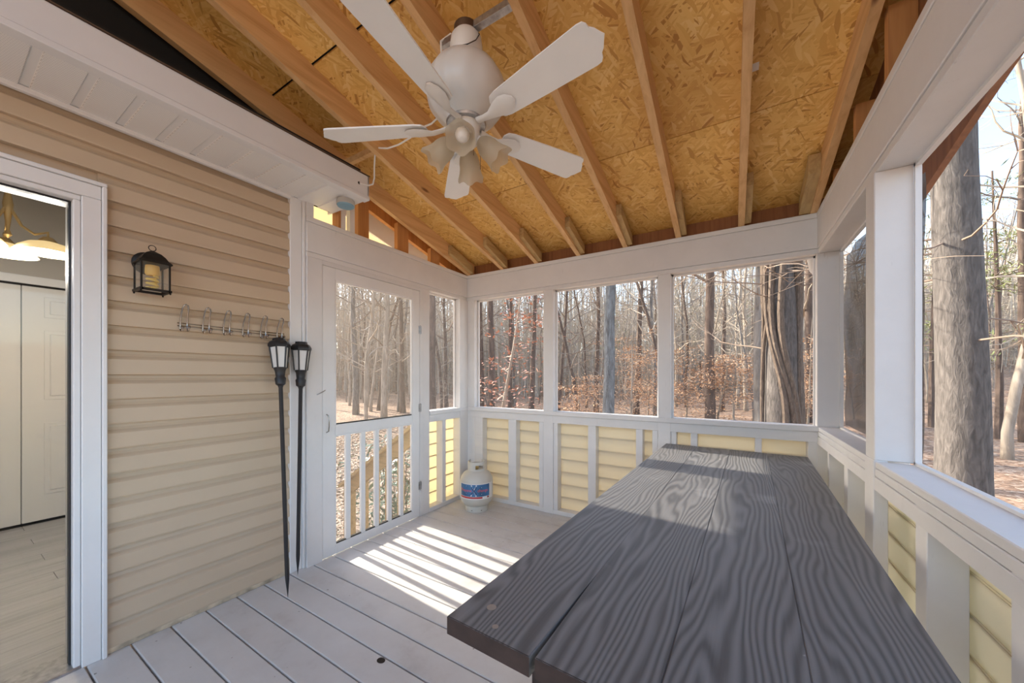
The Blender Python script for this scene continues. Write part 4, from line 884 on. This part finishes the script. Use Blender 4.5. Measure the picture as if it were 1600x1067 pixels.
# the two nearest trunks
def near_trunk(name, label, px, depth, r, bk, lean=0.0, vine=False):
    x, y_ = bearing(px, depth); t = thing(name, label, 'tree', (x, y_, gz(x, y_)))
    bm = bmesh.new(); n = 26; pr = [(-0.4 + 16.0 * (j / n) ** 1.15) for j in range(n + 1)]; rings = []
    for z in pr:
        rr = r * (1 - 0.035 * z) * (1 + 0.22 * math.exp(-max(z, 0) * 1.6)); ring = []
        for k in range(28):
            a_ = 2 * math.pi * k / 28; q = rr * (1 + 0.05 * noise.noise(Vector((math.cos(a_) * 2, math.sin(a_) * 2, z * 0.6))) + 0.02 * math.sin(9 * a_ + z)); off = lean * z
            ring.append(bm.verts.new((q * math.cos(a_) + Rv.x * off + 0.03 * math.sin(z * 0.9), q * math.sin(a_) + Rv.y * off, z)))
        rings.append(ring)
    for j in range(n):
        for k in range(28): bm.faces.new((rings[j][k], rings[j][(k + 1) % 28], rings[j + 1][(k + 1) % 28], rings[j + 1][k]))
    obj('trunk', bm, M_near[0], t, True)
    rn_ = random.Random(int(px)); bm = bmesh.new()
    for k in range(30):
        z = rn_.uniform(2.2, 12); a_ = rn_.random() * 6.283; bp = path(rn_, (0.6 * r * math.cos(a_) + Rv.x * lean * z, 0.6 * r * math.sin(a_) + Rv.y * lean * z, z), (math.cos(a_), math.sin(a_), rn_.uniform(-0.25, 0.35)), rn_.uniform(1.0, 3.2), 7, 0.14)
        add_tube(bm, bp, [0.013 * (1 - 0.8 * q / 7) for q in range(8)], 5, False)
        for s_ in range(6):
            j = rn_.randint(2, 7); add_tube(bm, path(rn_, bp[j], (bp[j] - bp[j - 1]).normalized() + Vector((rn_.gauss(0, .6), rn_.gauss(0, .6), rn_.gauss(0, .4))), rn_.uniform(0.3, 1.1), 4, 0.2), [0.006, 0.005, 0.004, 0.003, 0.002], 3, False)
    obj('branches', bm, M_twig[2], t)
    if vine:
        for v_ in range(13):
            ph = rn_.random() * 6.283; tw_ = rn_.uniform(0.25, 0.7) * rn_.choice((-1, 1)); rr = rn_.uniform(0.03, 0.085)
            pts = [((r * (1 - 0.035 * z) * 1.06 + rr * 0.3) * math.cos(ph + tw_ * z * 0.6 + 0.3 * math.sin(z * 1.7 + v_)) + Rv.x * lean * z, (r * (1 - 0.035 * z) * 1.06 + rr * 0.3) * math.sin(ph + tw_ * z * 0.6 + 0.3 * math.sin(z * 1.7 + v_)) + Rv.y * lean * z, z) for z in [q * 0.3 for q in range(0, 30)]]
            tube('vine', pts, [rr * (1 - 0.4 * q / 30) for q in range(30)], M_near[1], t, 7)
    return t
near_trunk('vine_tree', 'huge grey trunk wrapped in thick hairy vines in the right back screen', 1219, 6.6, 0.27, 1, 0.0, True)
near_trunk('oak_tree', 'massive grey brown trunk close outside the right side screen', 1502, 4.5, 0.235, 1, -0.012)
# woods behind: individual bare trees and saplings
rn = random.Random(77); cnt = 0
def clear_of_sun(x, y_):
    s_ = -2.4 - x
    return s_ < 0 or not (0.2 + 0.08 * s_ < y_ < 3.6 + 0.08 * s_)
for i in range(230):
    px = rn.uniform(480, 1640) if i % 5 else rn.uniform(1280, 1700); D = rn.uniform(15, 34) if i % 2 else rn.uniform(17, 40); x, y_ = bearing(px, D)
    while any(math.hypot(x - a_, y_ - c_) < 1.7 for a_, c_ in PLACED):       # step back along its bearing until it stands clear of its neighbours
        D += 0.9; x, y_ = bearing(px, D)
    if not clear_of_sun(x, y_): continue
    k = 's' if rn.random() < 0.5 else 'm'; bk_ = rn.choice((0, 1, 2, 2))
    put_tree(k, i, x, y_, rn.uniform(0.02, 0.04) if k == 's' else rn.uniform(0.045, 0.10), (rn.gauss(0, .04), rn.gauss(0, .04)), 'sapling' if k == 's' else 'bare_tree',
             '%s %s %s %s' % ('far' if D > 24 else 'nearer', BARKS[bk_], 'slender bare sapling' if k == 's' else 'bare winter tree', view_of(px)), ('saplings ' if k == 's' else 'bare trees ') + view_of(px), bk_, rn.choice((0, 1, 1)), rn)
# far woods nobody could count: trunks and twigs in one mesh
bm = bmesh.new()
for i in range(3200):
    px = rn.uniform(430, 1750); D = rn.uniform(32, 75); x, y_ = bearing(px, D)
    if not clear_of_sun(x, y_): continue
    z = gz(x, y_); H = rn.uniform(7, 17); r_ = rn.uniform(0.05, 0.15); p = path(rn, (x, y_, z - 0.3), (0, 0, 1), H, 4, 0.05); add_tube(bm, p, [r_, r_ * .85, r_ * .65, r_ * .45, r_ * .2], 4, False)
    for b_ in range(13):
        t = rn.uniform(0.05, 0.98); j = min(3, int(t * 4)); q = p[j].lerp(p[j + 1], t * 4 - j); add_tube(bm, path(rn, q, (rn.gauss(0, 1), rn.gauss(0, 1), rn.uniform(0.1, 1.2)), rn.uniform(0.8, 3.0), 3, 0.2), [0.03, 0.022, 0.016, 0.01], 3, False)
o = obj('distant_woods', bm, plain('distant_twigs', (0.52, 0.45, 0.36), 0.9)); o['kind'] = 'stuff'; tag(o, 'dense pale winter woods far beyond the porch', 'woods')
# beech trees still holding their leaves
M_beech = plain('beech_leaf', (0.80, 0.48, 0.26), 0.7, var=0.35, scale=2); M_russ = plain('russet_leaf', (0.56, 0.27, 0.18), 0.7, var=0.4, scale=3)
def leafy(px, D, H, spread, nl, mat, zlo, zhi, label, name, seed, size=0.045):
    rn_ = random.Random(seed); x, y_ = bearing(px, D); t = thing(name, label, 'tree', (x, y_, gz(x, y_)))
    bm = bmesh.new(); tp = path(rn_, (0, 0, -0.3), (0, 0, 1), H, 8, 0.04); add_tube(bm, tp, [0.045 * (1 - 0.8 * q / 8) for q in range(9)], 7)
    obj('trunk', bm, M_bark[2], t, True); bm = bmesh.new(); pts = []
    nb = 26
    for k in range(nb):
        z = zlo + (zhi - zlo) * (k + rn_.random()) / nb; u_ = min(7.99, max(0.0, (z + 0.3) / H * 8)); p = tp[int(u_)].lerp(tp[int(u_) + 1], u_ - int(u_)); a_ = rn_.random() * 6.283
        bp = path(rn_, p, (math.cos(a_), math.sin(a_), 0.12), spread * rn_.uniform(0.5, 1.1), 7, 0.10); add_tube(bm, bp, [0.012 * (1 - 0.8 * q / 7) for q in range(8)], 3, False)
        for q in range(nl // nb):
            j = rn_.randint(2, 7); c_ = bp[j - 1].lerp(bp[j], rn_.random()); pts.append(c_ + Vector((rn_.gauss(0, .22), rn_.gauss(0, .22), rn_.gauss(0, .045))))
    obj('branches', bm, M_twig[0], t); leaf_cluster('foliage', pts, size, mat, t, rn_, 0.45, 0.45)
leafy(772, 6.5, 5.0, 0.75, 1100, M_russ, 0.9, 4.0, 'young tree with russet leaves behind the corner screen', 'russet_tree', 3, 0.042)
for k, (px, D, zl, zh, sp_) in enumerate(((905, 11, 0.5, 2.0, 1.3), (985, 10.5, 0.5, 3.6, 1.7), (1012, 12, 0.6, 3.2, 1.6), (1070, 11.5, 0.6, 2.5, 1.7), (1120, 10, 0.5, 2.6, 1.7), (1150, 9.5, 1.0, 2.7, 1.5), (1262, 10, 0.5, 3.0, 1.3), (1285, 12, 0.5, 2.6, 1.3))):
    leafy(px, D + 3.0, zh + 1.3, sp_ * 1.25, 2800, M_beech, zl, zh, 'low beech tree holding dry orange leaves ' + view_of(px), 'beech_tree', 20 + k, 0.042)
for o in list(bpy.data.objects):
    if o.name.startswith('beech_tree'): o['group'] = 'beech trees holding dry leaves'
# pines with green needles behind the right screen
M_needle = plain('pine_needle', (0.30, 0.33, 0.12), 0.7, var=0.4, scale=3)
for k, (px, D, H) in enumerate(((1455, 13, 9), (1560, 11, 8.5), (1610, 16, 11), (1180, 30, 12), (1095, 34, 13), (960, 30, 12), (1525, 22, 8))):
    rn_ = random.Random(200 + k); x, y_ = bearing(px, D); t = thing('pine_tree', 'loose yellow green pine in the woods behind the screens', 'tree', (x, y_, gz(x, y_)), 0, 'pines in the woods')
    tp = path(rn_, (0, 0, -0.3), (0, 0, 1), H, 8, 0.02); tube('trunk', tp, [0.10 * (1 - 0.8 * q / 8) for q in range(9)], M_bark[0], t, 7); bm = bmesh.new(); pts = []
    for b_ in range(34):
        z = H * rn_.uniform(0.28, 0.95); a_ = rn_.random() * 6.283; u_ = min(7.99, (z + 0.3) / H * 8); p0 = tp[int(u_)].lerp(tp[int(u_) + 1], u_ - int(u_)); bp = path(rn_, p0, (math.cos(a_), math.sin(a_), 0.15), rn_.uniform(0.8, 2.4) * (1.2 - z / H), 5, 0.12); add_tube(bm, bp, [0.02, 0.016, 0.012, 0.009, 0.006, 0.004], 3, False)
        for q in range(34): j = rn_.randint(2, 5); pts.append(bp[j] + Vector((rn_.gauss(0, .16), rn_.gauss(0, .16), rn_.gauss(0, .10))))
    obj('branches', bm, M_twig[2], t); leaf_cluster('needles', pts, 0.10, M_needle, t, rn_, 0.8, 0.16)
# white downspout outside the back corner
ds = thing('downspout', 'white downspout elbow outside the back right corner post', 'downspout', (0.50, 3.26, 0))
tube('elbow', [(-0.02, 0.0, 2.24), (-0.02, 0.0, 2.12), (-0.005, 0.0, 2.02), (0.05, -0.02, 1.93), (0.075, -0.03, 1.84)], 0.035, M_trim, ds, 10)
tube('pipe', [(0.075, -0.03, 1.84), (0.075, -0.03, -0.9)], 0.035, M_trim, ds, 10)
